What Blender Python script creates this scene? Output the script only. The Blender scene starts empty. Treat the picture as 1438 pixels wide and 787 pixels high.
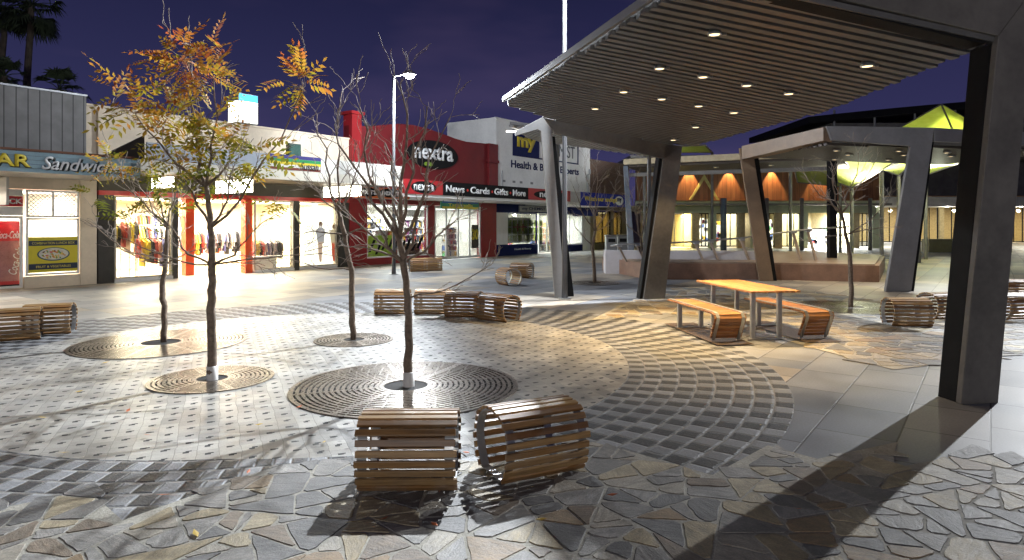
import bpy, bmesh, math, random
from mathutils import Vector, Matrix
R = math.radians
random.seed(7)
SC = bpy.context.scene
COL = SC.collection

# ------------------------------------------------------------------ camera
F_PX, CX, HOR, EYE = 915.0, 719.0, 313.0, 1.8
cam_d = bpy.data.cameras.new('camera'); cam = bpy.data.objects.new('camera', cam_d); COL.objects.link(cam)
cam.location = (0, 0, EYE); cam.rotation_euler = (R(90), 0, 0)
cam_d.sensor_width = 36; cam_d.lens = F_PX/1438*36; cam_d.shift_y = -(393.5-HOR)/1438
cam_d.clip_end = 2000
SC.camera = cam

# ------------------------------------------------------------------ sky, exposure
w = bpy.data.worlds.new('World'); SC.world = w; w.use_nodes = True
nt = w.node_tree; nt.nodes.clear()
wo = nt.nodes.new('ShaderNodeOutputWorld'); bg = nt.nodes.new('ShaderNodeBackground')
sky = nt.nodes.new('ShaderNodeTexSky'); sky.sky_type = 'NISHITA'; sky.sun_disc = False
sky.sun_elevation = R(-4.0); sky.sun_rotation = R(-60); sky.dust_density = 2; sky.ozone_density = 3
tc = nt.nodes.new('ShaderNodeTexCoord'); sp = nt.nodes.new('ShaderNodeSeparateXYZ')
nt.links.new(tc.outputs['Generated'], sp.inputs[0])
rp = nt.nodes.new('ShaderNodeValToRGB'); rp.color_ramp.elements[0].position = 0.0
rp.color_ramp.elements[0].color = (.070, .063, .172, 1)
rp.color_ramp.elements[1].position = .42; rp.color_ramp.elements[1].color = (.0085, .0095, .037, 1)
e = rp.color_ramp.elements.new(.14); e.color = (.037, .036, .112, 1)
nz = nt.nodes.new('ShaderNodeTexNoise'); nz.inputs['Scale'].default_value = 2.2; nz.inputs['Detail'].default_value = 4
mp = nt.nodes.new('ShaderNodeMapping'); mp.inputs['Scale'].default_value = (1, 1, 3.5)
nt.links.new(tc.outputs['Generated'], mp.inputs[0]); nt.links.new(mp.outputs[0], nz.inputs['Vector'])
cr = nt.nodes.new('ShaderNodeValToRGB'); cr.color_ramp.elements[0].position = .5; cr.color_ramp.elements[1].position = .8
cr.color_ramp.elements[0].color = (0, 0, 0, 1); cr.color_ramp.elements[1].color = (.045, .026, .042, 1)
nt.links.new(nz.outputs[0], cr.inputs[0])
ad = nt.nodes.new('ShaderNodeMixRGB'); ad.blend_type = 'ADD'; ad.inputs[0].default_value = 1
nt.links.new(sp.outputs[2], rp.inputs[0]); nt.links.new(rp.outputs[0], ad.inputs[1]); nt.links.new(cr.outputs[0], ad.inputs[2])
bg2 = nt.nodes.new('ShaderNodeBackground'); bg2.inputs[1].default_value = .8
nt.links.new(ad.outputs[0], bg2.inputs[0])
nt.links.new(sky.outputs[0], bg.inputs[0]); bg.inputs[1].default_value = .06
asd = nt.nodes.new('ShaderNodeAddShader')
nt.links.new(bg.outputs[0], asd.inputs[0]); nt.links.new(bg2.outputs[0], asd.inputs[1]); nt.links.new(asd.outputs[0], wo.inputs[0])
SC.view_settings.view_transform = 'Standard'; SC.view_settings.look = 'None'
SC.view_settings.exposure = 0; SC.view_settings.gamma = 1; SC.view_settings.use_curve_mapping = False
SC.cycles.max_bounces = 7; SC.cycles.diffuse_bounces = 3; SC.cycles.glossy_bounces = 3; SC.cycles.transparent_max_bounces = 10
SC.cycles.sample_clamp_indirect = 6; SC.cycles.use_denoising = True; SC.cycles.caustics_reflective = False; SC.cycles.caustics_refractive = False

# ------------------------------------------------------------------ light levels (watts) of the lamps
P_PLAZA = 16500      # lamp on the pole beside the shelter
P_FAR = 44000        # tall lamp beyond the right edge
P_STREET = 2300      # street lamp by the shops
P_DOWN = 300         # shelter downlights
P_FILL = 8000     # unseen lamp post added well behind the camera as front fill
P_SHOP = 2.5         # factor on shop lights

# ------------------------------------------------------------------ projection helpers (photo measurements -> metres)
D = Vector((.592, .806, 0)); NN = Vector((.806, -.592, 0)); FP = -21.2   # shop row: along, outward
def F(s, h, o): return D*s + NN*(FP+o) + Vector((0, 0, h))
def _fd(x, o): r = Vector(((x-CX)/F_PX, 1, 0)); return r, (FP+o)/NN.dot(r)
def fs(x, o=0): r, d = _fd(x, o); return D.dot(r)*d
def fh(x, y, o=0): r, d = _fd(x, o); return EYE+(HOR-y)/F_PX*d
def gp(x, y, z=0): d = (EYE-z)*F_PX/(y-HOR); return Vector(((x-CX)/F_PX*d, d, z))
def at(x, y, d): return Vector(((x-CX)/F_PX*d, d, EYE+(HOR-y)/F_PX*d))

# ------------------------------------------------------------------ materials
class NB:
    def __init__(s, name):
        s.m = bpy.data.materials.new(name); s.m.use_nodes = True; s.t = s.m.node_tree; s.t.nodes.clear()
        s.out = s.t.nodes.new('ShaderNodeOutputMaterial')
    def n(s, ty, ins=None, **kw):
        nd = s.t.nodes.new('ShaderNode'+ty)
        for k, v in kw.items(): setattr(nd, k, v)
        for k, v in (ins or {}).items(): s.set(nd.inputs[k], v)
        return nd
    def set(s, sock, v):
        if isinstance(v, bpy.types.NodeSocket): s.t.links.new(v, sock)
        elif isinstance(v, bpy.types.Node): s.t.links.new(v.outputs[0], sock)
        else:
            if isinstance(v, (tuple, list)) and len(v) == 3 and sock.type == 'RGBA': v = (*v, 1)
            sock.default_value = v
    def ma(s, op, a, b=0.0, c=None):
        nd = s.t.nodes.new('ShaderNodeMath'); nd.operation = op; s.set(nd.inputs[0], a); s.set(nd.inputs[1], b)
        if c is not None: s.set(nd.inputs[2], c)
        return nd.outputs[0]
    def mix(s, f, a, b, bt='MIX'):
        nd = s.t.nodes.new('ShaderNodeMixRGB'); nd.blend_type = bt; s.set(nd.inputs[0], f); s.set(nd.inputs[1], a); s.set(nd.inputs[2], b); return nd.outputs[0]
    def ramp(s, f, stops, interp='LINEAR'):
        nd = s.t.nodes.new('ShaderNodeValToRGB'); cr = nd.color_ramp; cr.interpolation = interp
        while len(cr.elements) < len(stops): cr.elements.new(.5)
        for el, (p, c) in zip(cr.elements, stops): el.position = p; el.color = (*c, 1) if len(c) == 3 else c
        s.set(nd.inputs[0], f); return nd.outputs[0]
    def noise(s, vec, scale, detail=4, rough=.55):
        nd = s.n('TexNoise', {'Scale': scale, 'Detail': detail, 'Roughness': rough})
        if vec is not None: s.set(nd.inputs['Vector'], vec)
        return nd.outputs[0]
    def pos(s): return s.n('NewGeometry').outputs['Position']
    def white(s, x, y, z=0.0):
        c = s.n('CombineXYZ', {0: x, 1: y, 2: z}); return s.n('TexWhiteNoise', {'Vector': c.outputs[0]})
    def bump(s, h, dist=.01, strength=.6):
        return s.n('Bump', {'Height': h, 'Distance': dist, 'Strength': strength}).outputs[0]
    def bsdf(s, col, rough=.6, metal=0.0, normal=None, **kw):
        p = s.n('BsdfPrincipled'); s.set(p.inputs['Base Color'], col); s.set(p.inputs['Roughness'], rough); s.set(p.inputs['Metallic'], metal)
        if normal is not None: s.set(p.inputs['Normal'], normal)
        for k, v in kw.items(): s.set(p.inputs[k.replace('_', ' ')], v)
        s.t.links.new(p.outputs[0], s.out.inputs[0]); return p

MATS = {}
def mat(name, col, rough=.6, metal=0.0, var=.18, scale=6.0, bump=.0, spec=None):
    if name in MATS: return MATS[name]
    b = NB(name); tcn = b.n('TexCoord').outputs['Object']
    n1 = b.noise(tcn, scale, 5); n2 = b.noise(tcn, scale*9, 3)
    f = b.ma('ADD', b.ma('MULTIPLY', n1, .7), b.ma('MULTIPLY', n2, .3))
    lo = tuple(c*(1-var*1.6) for c in col); hi = tuple(min(1, c*(1+var*1.2)) for c in col)
    c = b.ramp(f, [(.3, lo), (.7, hi)])
    rr = b.ma('ADD', b.ma('MULTIPLY', n2, .25), rough-.12)
    kw = {}
    if spec is not None: kw['Specular_IOR_Level'] = spec
    b.bsdf(c, rr, metal, b.bump(f, .01, bump) if bump else None, **kw)
    MATS[name] = b.m; return b.m
def emit(name, col, strength):
    if name in MATS: return MATS[name]
    b = NB(name); e = b.n('Emission', {'Color': col, 'Strength': strength}); b.t.links.new(e.outputs[0], b.out.inputs[0])
    MATS[name] = b.m; return b.m
def glass_mat():
    if 'glass' in MATS: return MATS['glass']
    b = NB('glass'); t = b.n('BsdfTransparent', {'Color': (.95, .97, .96)}); g = b.n('BsdfGlossy', {'Roughness': .02})
    fr = b.n('Fresnel', {'IOR': 1.45}); mx = b.n('MixShader', {0: b.ma('MULTIPLY', fr.outputs[0], .8)})
    b.t.links.new(t.outputs[0], mx.inputs[1]); b.t.links.new(g.outputs[0], mx.inputs[2]); b.t.links.new(mx.outputs[0], b.out.inputs[0])
    MATS['glass'] = b.m; return b.m
def island(name, stops, rough=.6, interp='LINEAR', grain=None, metal=0.0):
    """one colour per loose piece of the mesh (slat, leaflet, item on a shelf)"""
    if name in MATS: return MATS[name]
    b = NB(name); rnd = b.n('NewGeometry').outputs['Random Per Island']
    c = b.ramp(rnd, stops, interp); nrm = None
    oi = b.n('ObjectInfo').outputs['Random']; c = b.mix(1, c, b.ramp(oi, [(0, (.78, .80, .84)), (.5, (1.0,)*3), (1, (1.15, 1.08, 1.0))]), 'MULTIPLY')
    if grain:
        gy = b.noise(b.n('NewGeometry').outputs['Position'], 4.5, 4); c = b.mix(b.ramp(gy, [(.5, (0,)*3), (.72, (.45,)*3)]), c, (.26, .23, .19))
        o = b.n('TexCoord').outputs['Object']; mpn = b.n('Mapping', {'Vector': o, 'Scale': grain})
        off = b.n('CombineXYZ', {0: b.ma('MULTIPLY', rnd, 37.0), 1: b.ma('MULTIPLY', rnd, 11.0)})
        va = b.n('VectorMath', {0: mpn.outputs[0], 1: off.outputs[0]}, operation='ADD')
        g = b.noise(va.outputs[0], 1.0, 6, .65)
        c = b.mix(1.0, c, b.ramp(g, [(.25, (.45, .42, .4)), (.75, (1.25, 1.2, 1.15))]), 'MULTIPLY'); nrm = b.bump(g, .003, .5)
    b.bsdf(c, rough, metal, nrm); MATS[name] = b.m; return b.m

# ------------------------------------------------------------------ mesh builder
WM = {}
class MB:
    def __init__(s): s.v = []; s.f = []
    def poly(s, pts):
        i = len(s.v); s.v += [Vector(p) for p in pts]; s.f.append(list(range(i, i+len(pts))))
    def hexa(s, p):      # p: 4 bottom, 4 top
        i = len(s.v); s.v += [Vector(q) for q in p]
        for q in ((3, 2, 1, 0), (4, 5, 6, 7), (0, 1, 5, 4), (1, 2, 6, 5), (2, 3, 7, 6), (3, 0, 4, 7)): s.f.append([i+k for k in q])
    def box(s, c, sz, M=None):
        x, y, z = (q/2 for q in sz); c = Vector(c)
        p = [Vector(q) for q in ((-x, -y, -z), (x, -y, -z), (x, y, -z), (-x, y, -z), (-x, -y, z), (x, -y, z), (x, y, z), (-x, y, z))]
        s.hexa([(M @ q if M else q)+c for q in p])
    def fbox(s, s0, s1, h0, h1, o0, o1):
        if s0 > s1: s0, s1 = s1, s0
        if o0 > o1: o0, o1 = o1, o0
        # order so that faces look outward
        s.hexa([F(s0, h0, o1), F(s1, h0, o1), F(s1, h0, o0), F(s0, h0, o0), F(s0, h1, o1), F(s1, h1, o1), F(s1, h1, o0), F(s0, h1, o0)])
    def prism(s, pts, vec):
        n = len(pts); i = len(s.v); vec = Vector(vec); pts = [Vector(p) for p in pts]
        s.v += pts + [p+vec for p in pts]
        s.f.append([i+k for k in range(n)]); s.f.append([i+n+k for k in reversed(range(n))])
        for k in range(n): s.f.append([i+k, i+n+k, i+n+(k+1) % n, i+(k+1) % n])
    def tube(s, pts, rad, n=8, cap=True):
        pts = [Vector(p) for p in pts]; m = len(pts)
        if not isinstance(rad, (list, tuple)): rad = [rad]*m
        i = len(s.v); u = None
        for k in range(m):
            t = (pts[min(k+1, m-1)]-pts[max(k-1, 0)])
            if t.length < 1e-9: t = Vector((0, 0, 1))
            t.normalize()
            if u is None:
                u = t.cross(Vector((0, 0, 1)) if abs(t.z) < .9 else Vector((1, 0, 0)))
            u = (u - t*u.dot(t)).normalized(); vv = t.cross(u)
            for q in range(n):
                a = 2*math.pi*q/n; s.v.append(pts[k]+(u*math.cos(a)+vv*math.sin(a))*rad[k])
        for k in range(m-1):
            for q in range(n):
                a = i+k*n+q; b = i+k*n+(q+1) % n; s.f.append([a, b, b+n, a+n])
        if cap: s.f.append([i+q for q in reversed(range(n))]); s.f.append([i+(m-1)*n+q for q in range(n)])
    def lathe(s, prof, c=(0, 0, 0), n=24):
        c = Vector(c); i = len(s.v)
        for r, z in prof:
            for q in range(n): a = 2*math.pi*q/n; s.v.append(c+Vector((r*math.cos(a), r*math.sin(a), z)))
        for k in range(len(prof)-1):
            for q in range(n): a = i+k*n+q; b = i+k*n+(q+1) % n; s.f.append([a, b, b+n, a+n])
    def build(s, name, m, parent=None, smooth=False, bevel=0):
        me = bpy.data.meshes.new(name); inv = WM[parent.as_pointer()].inverted() if parent else None
        me.from_pydata([tuple(inv @ v) if inv else tuple(v) for v in s.v], [], s.f); me.validate()
        bm = bmesh.new(); bm.from_mesh(me); bmesh.ops.recalc_face_normals(bm, faces=bm.faces); bm.to_mesh(me); bm.free()
        me.materials.append(m)
        if smooth: me.polygons.foreach_set('use_smooth', [True]*len(me.polygons))
        o = bpy.data.objects.new(name, me); COL.objects.link(o)
        if parent: o.parent = parent
        WM[o.as_pointer()] = WM[parent.as_pointer()].copy() if parent else Matrix()
        if bevel:
            bv = o.modifiers.new('bevel', 'BEVEL'); bv.width = bevel; bv.segments = 2; bv.limit_method = 'ANGLE'
        return o
def tag(o, label=None, cat=None, group=None, kind=None):
    if label: o['label'] = label
    if cat: o['category'] = cat
    if group: o['group'] = group
    if kind: o['kind'] = kind
    return o
def thing(name, label, cat, loc=(0, 0, 0), rz=0, group=None):
    o = bpy.data.objects.new(name, None); o.empty_display_size = .2; COL.objects.link(o)
    o.location = loc; o.rotation_euler = (0, 0, rz)
    WM[o.as_pointer()] = Matrix.Translation(loc) @ Matrix.Rotation(rz, 4, 'Z')
    return tag(o, label, cat, group)
def copy_tree(o, parent=None):
    c = o.copy(); COL.objects.link(c); WM[c.as_pointer()] = WM[o.as_pointer()].copy()
    if parent: c.parent = parent
    for ch in list(o.children): copy_tree(ch, c)
    return c
def dup(o, loc, rz, label, group=None, sc=1.0):
    c = copy_tree(o); c.location = loc; c.rotation_euler = (0, 0, rz); c.scale = (sc,)*3; tag(c, label, None, group); return c
def text(s, parent, m, org, right, up, wid=None, hgt=None, name='lettering', bold=.0, shear=0, ext=.012, align='CENTER', spacing=1.0):
    cu = bpy.data.curves.new('t', 'FONT'); cu.body = s; cu.size = 1; cu.extrude = 0; cu.offset = bold; cu.shear = shear
    cu.align_x = 'CENTER'; cu.align_y = 'CENTER'; cu.space_character = spacing; cu.resolution_u = 3
    to = bpy.data.objects.new('t', cu); COL.objects.link(to)
    dg = bpy.context.evaluated_depsgraph_get(); dg.update()
    me = bpy.data.meshes.new_from_object(to.evaluated_get(dg)); bpy.data.objects.remove(to); bpy.data.curves.remove(cu)
    xs = [v.co.x for v in me.vertices]; ys = [v.co.y for v in me.vertices]
    W, H = max(xs)-min(xs), max(ys)-min(ys); mx, my = (max(xs)+min(xs))/2, (max(ys)+min(ys))/2
    sx = (wid/W) if wid else hgt/H; sy = (hgt/H) if hgt else sx
    right = Vector(right).normalized(); up = Vector(up).normalized(); nrm = right.cross(up)
    inv = WM[parent.as_pointer()].inverted()
    for v in me.vertices: v.co = inv @ (Vector(org)+right*((v.co.x-mx)*sx)+up*((v.co.y-my)*sy))
    bm = bmesh.new(); bm.from_mesh(me)
    r = bmesh.ops.extrude_face_region(bm, geom=bm.faces[:])
    nl = inv.to_3x3() @ nrm
    for v in r['geom']:
        if isinstance(v, bmesh.types.BMVert): v.co += nl*ext
    bmesh.ops.recalc_face_normals(bm, faces=bm.faces); bm.to_mesh(me); bm.free()
    me.materials.clear(); me.materials.append(m)
    o = bpy.data.objects.new(name, me); COL.objects.link(o); o.parent = parent; WM[o.as_pointer()] = WM[parent.as_pointer()].copy(); return o
Z = Vector((0, 0, 1))
def lamp(name, kind, loc, power, col, parent=None, size=.1, spot=None, target=None, blend=.6):
    l = bpy.data.lights.new(name, kind); l.energy = power; l.color = col
    if kind == 'AREA': l.size = size
    else: l.shadow_soft_size = size
    if kind == 'SPOT': l.spot_size = spot; l.spot_blend = blend
    o = bpy.data.objects.new(name, l); COL.objects.link(o); loc = Vector(loc)
    o.location = loc
    if target is not None: o.rotation_euler = (Vector(target)-loc).to_track_quat('-Z', 'Y').to_euler()
    return o
def area(name, loc, sx, sy, power, col, rot):
    l = bpy.data.lights.new(name, 'AREA'); l.shape = 'RECTANGLE'; l.size = sx; l.size_y = sy; l.energy = power; l.color = col
    o = bpy.data.objects.new(name, l); COL.objects.link(o); o.location = loc; o.rotation_euler = rot; return o

# common materials
M_STEEL = mat('galvanised_steel', (.42, .43, .44), .42, .85, .12, 8)
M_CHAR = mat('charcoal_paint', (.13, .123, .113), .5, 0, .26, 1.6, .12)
M_GREYP = mat('grey_steel_paint', (.20, .20, .205), .45, 0, .12, 2.2, .05)
M_PALEP = mat('pale_steel_paint', (.36, .36, .36), .45, 0, .1, 2)
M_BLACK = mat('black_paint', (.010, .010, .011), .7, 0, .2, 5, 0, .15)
M_WHITE = mat('white_paint', (.76, .75, .72), .55, 0, .06, 3)
M_CREAM = mat('cream_render', (.70, .59, .45), .8, 0, .10, 1.2, .2)
M_RED = mat('red_paint', (.27, .010, .013), .5, 0, .12, 1.5, .05)
M_REDP = mat('red_gloss', (.55, .03, .02), .35, 0, .1, 3)
M_NAVY = mat('navy_panel', (.012, .018, .085), .8, 0, .1, 3, 0, .15)
M_OLIVE = mat('olive_brown_render', (.075, .062, .038), .6, 0, .15, 2)
M_TIMBER = island('bench_timber', [(0, (.15, .066, .024)), (.3, (.27, .145, .052)), (.6, (.42, .265, .11)), (.85, (.35, .225, .105)), (1, (.22, .11, .045))], .42, grain=(3.0, 45, 45))
M_OAK = island('table_timber', [(0, (.30, .14, .05)), (.5, (.42, .22, .08)), (1, (.50, .28, .11))], .45, grain=(30, 4, 30))
M_BARK = mat('bark', (.20, .15, .11), .85, 0, .35, 22, .8)
M_GLASS = glass_mat()

# ------------------------------------------------------------------ ground materials
def slab_mat():
    b = NB('stone_slabs'); p = b.pos(); sx = b.n('SeparateXYZ', {0: p})
    x, y = sx.outputs[0], sx.outputs[1]
    u = b.ma('ADD', b.ma('MULTIPLY', x, D.x), b.ma('MULTIPLY', y, D.y)); v = b.ma('ADD', b.ma('MULTIPLY', x, NN.x), b.ma('MULTIPLY', y, NN.y))
    uv = b.n('CombineXYZ', {0: u, 1: v})
    br = b.n('TexBrick', {'Vector': uv.outputs[0], 'Color1': (.175, .18, .19), 'Color2': (.36, .35, .335), 'Mortar': (.06, .057, .054), 'Scale': 1.0,
                          'Mortar Size': .008, 'Mortar Smooth': .2, 'Bias': 0.0, 'Brick Width': .95, 'Row Height': .62}, offset=.5)
    pu, pv = b.ma('FLOOR', b.ma('DIVIDE', u, 2.85)), b.ma('FLOOR', b.ma('DIVIDE', v, 1.86))
    wn = b.white(pu, pv).outputs[0]
    patch = b.ramp(wn, [(0, (.72, .76, .84)), (.42, (1.0, 1.0, 1.0)), (.62, (1.22, 1.08, .9)), (1, (1.3, 1.12, .92))], 'CONSTANT')
    c = b.mix(1, br.outputs[0], patch, 'MULTIPLY')
    n1 = b.noise(p, 1.3, 5); n2 = b.noise(p, 55, 3)
    c = b.mix(1, c, b.ramp(n1, [(.25, (.72, .70, .68)), (.75, (1.15, 1.15, 1.15))]), 'MULTIPLY')
    c = b.mix(1, c, b.ramp(n2, [(.3, (.82, .82, .82)), (.7, (1.12, 1.12, 1.12))]), 'MULTIPLY')
    ro = b.ramp(n1, [(.3, (.42,)*3), (.7, (.6,)*3)])
    hh = b.ma('ADD', b.ma('MULTIPLY', br.outputs[1], -1.0), b.ma('MULTIPLY', n2, .35))
    b.bsdf(c, ro, 0, b.bump(hh, .004, .6)); return b.m
def crazy_mat():
    b = NB('flagstone'); p = b.pos(); rnd = b.n('NewGeometry').outputs['Random Per Island']
    stone = b.ramp(rnd, [(0, (.118, .122, .130)), (.2, (.165, .165, .166)), (.34, (.25, .215, .145)), (.48, (.20, .15, .095)), (.55, (.31, .275, .20)),
                         (.66, (.16, .135, .11)), (.72, (.225, .228, .232)), (.86, (.28, .268, .24))], 'CONSTANT')
    rot = b.n('CombineXYZ', {2: b.ma('MULTIPLY', rnd, 19.0)}); vr = b.n('VectorRotate', {'Vector': p, 'Rotation': rot.outputs[0]}, rotation_type='EULER_XYZ')
    strk = b.n('Mapping', {'Vector': vr.outputs[0], 'Scale': (7, 24, 1)})
    n1 = b.noise(strk.outputs[0], 1.0, 7, .7); n2 = b.noise(p, 80, 4); n3 = b.noise(p, 6.5, 4)
    c = b.mix(1, stone, b.ramp(n1, [(.2, (.45, .45, .48)), (.8, (1.55, 1.48, 1.36))]), 'MULTIPLY')
    c = b.mix(1, c, b.ramp(n2, [(.3, (.75,)*3), (.7, (1.22,)*3)]), 'MULTIPLY'); c = b.mix(.8, c, b.ramp(n3, [(.3, (.7, .68, .64)), (.7, (1.3, 1.25, 1.18))]), 'MULTIPLY')
    h = b.ma('ADD', b.ma('MULTIPLY', n1, 1.0), b.ma('ADD', b.ma('MULTIPLY', n2, .25), b.ma('MULTIPLY', n3, .8)))
    b.bsdf(c, b.ramp(n1, [(.2, (.5,)*3), (.8, (.75,)*3)]), 0, b.bump(h, .009, .8)); return b.m
def mortar_mat():
    b = NB('sandy_mortar'); p = b.pos(); n2 = b.noise(p, 60, 5); n1 = b.noise(p, 3, 3)
    c = b.mix(1, b.ramp(n2, [(.3, (.25, .235, .195)), (.7, (.39, .365, .31))]), b.ramp(n1, [(.3, (.75,)*3), (.7, (1.1,)*3)]), 'MULTIPLY')
    b.bsdf(c, .85, 0, b.bump(n2, .006, .8)); return b.m
C0 = Vector((-2.75, 8.75, 0)); R_IN, R_OUT = 4.25, 6.0
def sett_mat():
    b = NB('cobble_setts'); p = b.pos(); q = b.n('VectorMath', {0: p, 1: tuple(C0)}, operation='SUBTRACT'); sx = b.n('SeparateXYZ', {0: q.outputs[0]})
    x, y = sx.outputs[0], sx.outputs[1]
    wv = b.ma('MULTIPLY', b.ma('SUBTRACT', b.noise(p, 9, 2), .5), .035)
    r = b.ma('ADD', b.ma('SQRT', b.ma('ADD', b.ma('MULTIPLY', x, x), b.ma('MULTIPLY', y, y))), wv); an = b.ma('ARCTAN2', y, x)
    v = b.ma('DIVIDE', b.ma('SUBTRACT', r, R_IN), .197); row = b.ma('FLOOR', v); fv = b.ma('FRACT', v)
    u = b.ma('ADD', b.ma('ADD', b.ma('MULTIPLY', an, 5.1/.165), b.ma('MULTIPLY', row, .5)), b.ma('MULTIPLY', wv, 4.0)); colm = b.ma('FLOOR', u); fu = b.ma('FRACT', u)
    wn = b.white(row, colm).outputs[0]
    par = b.ma('MODULO', b.ma('ADD', b.ma('ADD', colm, row), 4000.0), 2.0)
    dk = b.ma('GREATER_THAN', b.ma('ADD', b.ma('MULTIPLY', par, .72), b.ma('MULTIPLY', wn, .45)), .62)
    eu = b.ma('MULTIPLY', b.ma('MINIMUM', fu, b.ma('SUBTRACT', 1.0, fu)), .165); ev = b.ma('MULTIPLY', b.ma('MINIMUM', fv, b.ma('SUBTRACT', 1.0, fv)), .197)
    ed = b.ma('MINIMUM', b.ma('MULTIPLY', eu, 1.6), ev)
    n2 = b.noise(p, 48, 5, .65)
    ed = b.ma('ADD', ed, b.ma('MULTIPLY', b.ma('SUBTRACT', n2, .5), .012))
    stone = b.mix(dk, (.175, .18, .19), (.024, .025, .029))
    stone = b.mix(1, stone, b.ramp(wn, [(0, (.75,)*3), (1, (1.25,)*3)]), 'MULTIPLY')
    stone = b.mix(1, stone, b.ramp(n2, [(.25, (.6,)*3), (.75, (1.35,)*3)]), 'MULTIPLY')
    mort = b.ramp(ed, [(.005, (1, 1, 1)), (.011, (0, 0, 0))])
    c = b.mix(mort, stone, (.19, .18, .165))
    h = b.ma('ADD', b.ramp(ed, [(.006, (0, 0, 0)), (.03, (1, 1, 1))]), b.ma('MULTIPLY', n2, .7))
    b.bsdf(c, b.mix(mort, b.ramp(n2, [(.3, (.4,)*3), (.7, (.65,)*3)]), (.9,)*3), 0, b.bump(h, .010, .7)); return b.m
def paver_mat():
    b = NB('permeable_pavers'); p = b.pos(); sx = b.n('SeparateXYZ', {0: p}); x, y = sx.outputs[0], sx.outputs[1]
    e1, e2 = (-.41, .912), (.912, .41)
    u = b.ma('ADD', b.ma('MULTIPLY', x, e1[0]), b.ma('MULTIPLY', y, e1[1])); v = b.ma('ADD', b.ma('MULTIPLY', x, e2[0]), b.ma('MULTIPLY', y, e2[1]))
    wob = b.ma('MULTIPLY', b.ma('SUBTRACT', b.noise(p, 3.5, 2), .5), .05)
    u = b.ma('ADD', u, wob); v = b.ma('ADD', v, wob)
    A, B = .215, .158
    vv = b.ma('DIVIDE', v, B); row = b.ma('FLOOR', vv); fv = b.ma('FRACT', vv)
    uu = b.ma('ADD', b.ma('DIVIDE', u, A), b.ma('MULTIPLY', b.ma('MODULO', b.ma('ADD', row, 2000.0), 2.0), .5)); cu = b.ma('FLOOR', uu); fu = b.ma('FRACT', uu)
    wn = b.white(row, cu)
    ws = b.n('SeparateColor', {0: wn.outputs[1]})
    du = b.ma('MULTIPLY', b.ma('ABSOLUTE', b.ma('SUBTRACT', fu, b.ma('ADD', .42, b.ma('MULTIPLY', ws.outputs[0], .16)))), A)
    dv = b.ma('MULTIPLY', b.ma('ABSOLUTE', b.ma('SUBTRACT', fv, .5)), B)
    hole = b.ma('MULTIPLY', b.ma('LESS_THAN', du, b.ma('ADD', .015, b.ma('MULTIPLY', ws.outputs[1], .008))), b.ma('LESS_THAN', dv, .022))
    # second notch makes the small stepped shape of an interlocking joint
    du2 = b.ma('MULTIPLY', b.ma('ABSOLUTE', b.ma('SUBTRACT', fu, .56)), A); dv2 = b.ma('MULTIPLY', b.ma('ABSOLUTE', b.ma('SUBTRACT', fv, .62)), B)
    hole2 = b.ma('MULTIPLY', b.ma('LESS_THAN', du2, .012), b.ma('LESS_THAN', dv2, .022))
    hole = b.ma('MAXIMUM', hole, hole2)
    jl = b.ma('LESS_THAN', b.ma('MULTIPLY', b.ma('MINIMUM', fv, b.ma('SUBTRACT', 1.0, fv)), B), .0028)
    j2 = b.ma('MULTIPLY', b.ma('LESS_THAN', du2, .003), b.ma('GREATER_THAN', dv, .02))
    n1 = b.noise(p, 1.6, 5); n2 = b.noise(p, 75, 3)
    c = b.mix(ws.outputs[2], (.22, .217, .21), (.40, .388, .36))
    c = b.mix(1, c, b.ramp(n1, [(.25, (.78, .76, .74)), (.75, (1.15,)*3)]), 'MULTIPLY')
    c = b.mix(1, c, b.ramp(n2, [(.3, (.85,)*3), (.7, (1.1,)*3)]), 'MULTIPLY')
    gv = b.n('TexVoronoi', {'Vector': p, 'Scale': 2.3, 'Randomness': 1.0}, voronoi_dimensions='2D'); gum = b.ma('LESS_THAN', b.ma('ADD', gv.outputs[0], b.ma('MULTIPLY', b.noise(p, 40, 2), .03)), .055)
    n4 = b.noise(p, .55, 6, .7); c = b.mix(1, c, b.ramp(n4, [(.36, (.66, .64, .61)), (.52, (1.0,)*3), (.7, (1.12, 1.1, 1.06))]), 'MULTIPLY')
    c = b.mix(b.ma('MULTIPLY', gum, .45), c, (.07, .065, .06))
    c = b.mix(b.ma('MULTIPLY', b.ma('MAXIMUM', jl, j2), .55), c, (.09, .085, .08))
    c = b.mix(hole, c, (.022, .022, .022))
    h = b.ma('SUBTRACT', b.ma('ADD', b.ma('MULTIPLY', n2, .25), b.ma('MULTIPLY', ws.outputs[1], .3)), b.ma('ADD', b.ma('MULTIPLY', hole, 1.6), b.ma('MULTIPLY', b.ma('MAXIMUM', jl, j2), .6)))
    ro = b.ma('ADD', b.ramp(n1, [(.3, (.30,)*3), (.7, (.46,)*3)]), b.ma('MULTIPLY', hole, .4))
    b.bsdf(c, ro, 0, b.bump(h, .006, .7)); return b.m
M_MORT = mortar_mat()
M_SLAB, M_CRAZY, M_SETT, M_PAVER = slab_mat(), crazy_mat(), sett_mat(), paver_mat()

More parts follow.
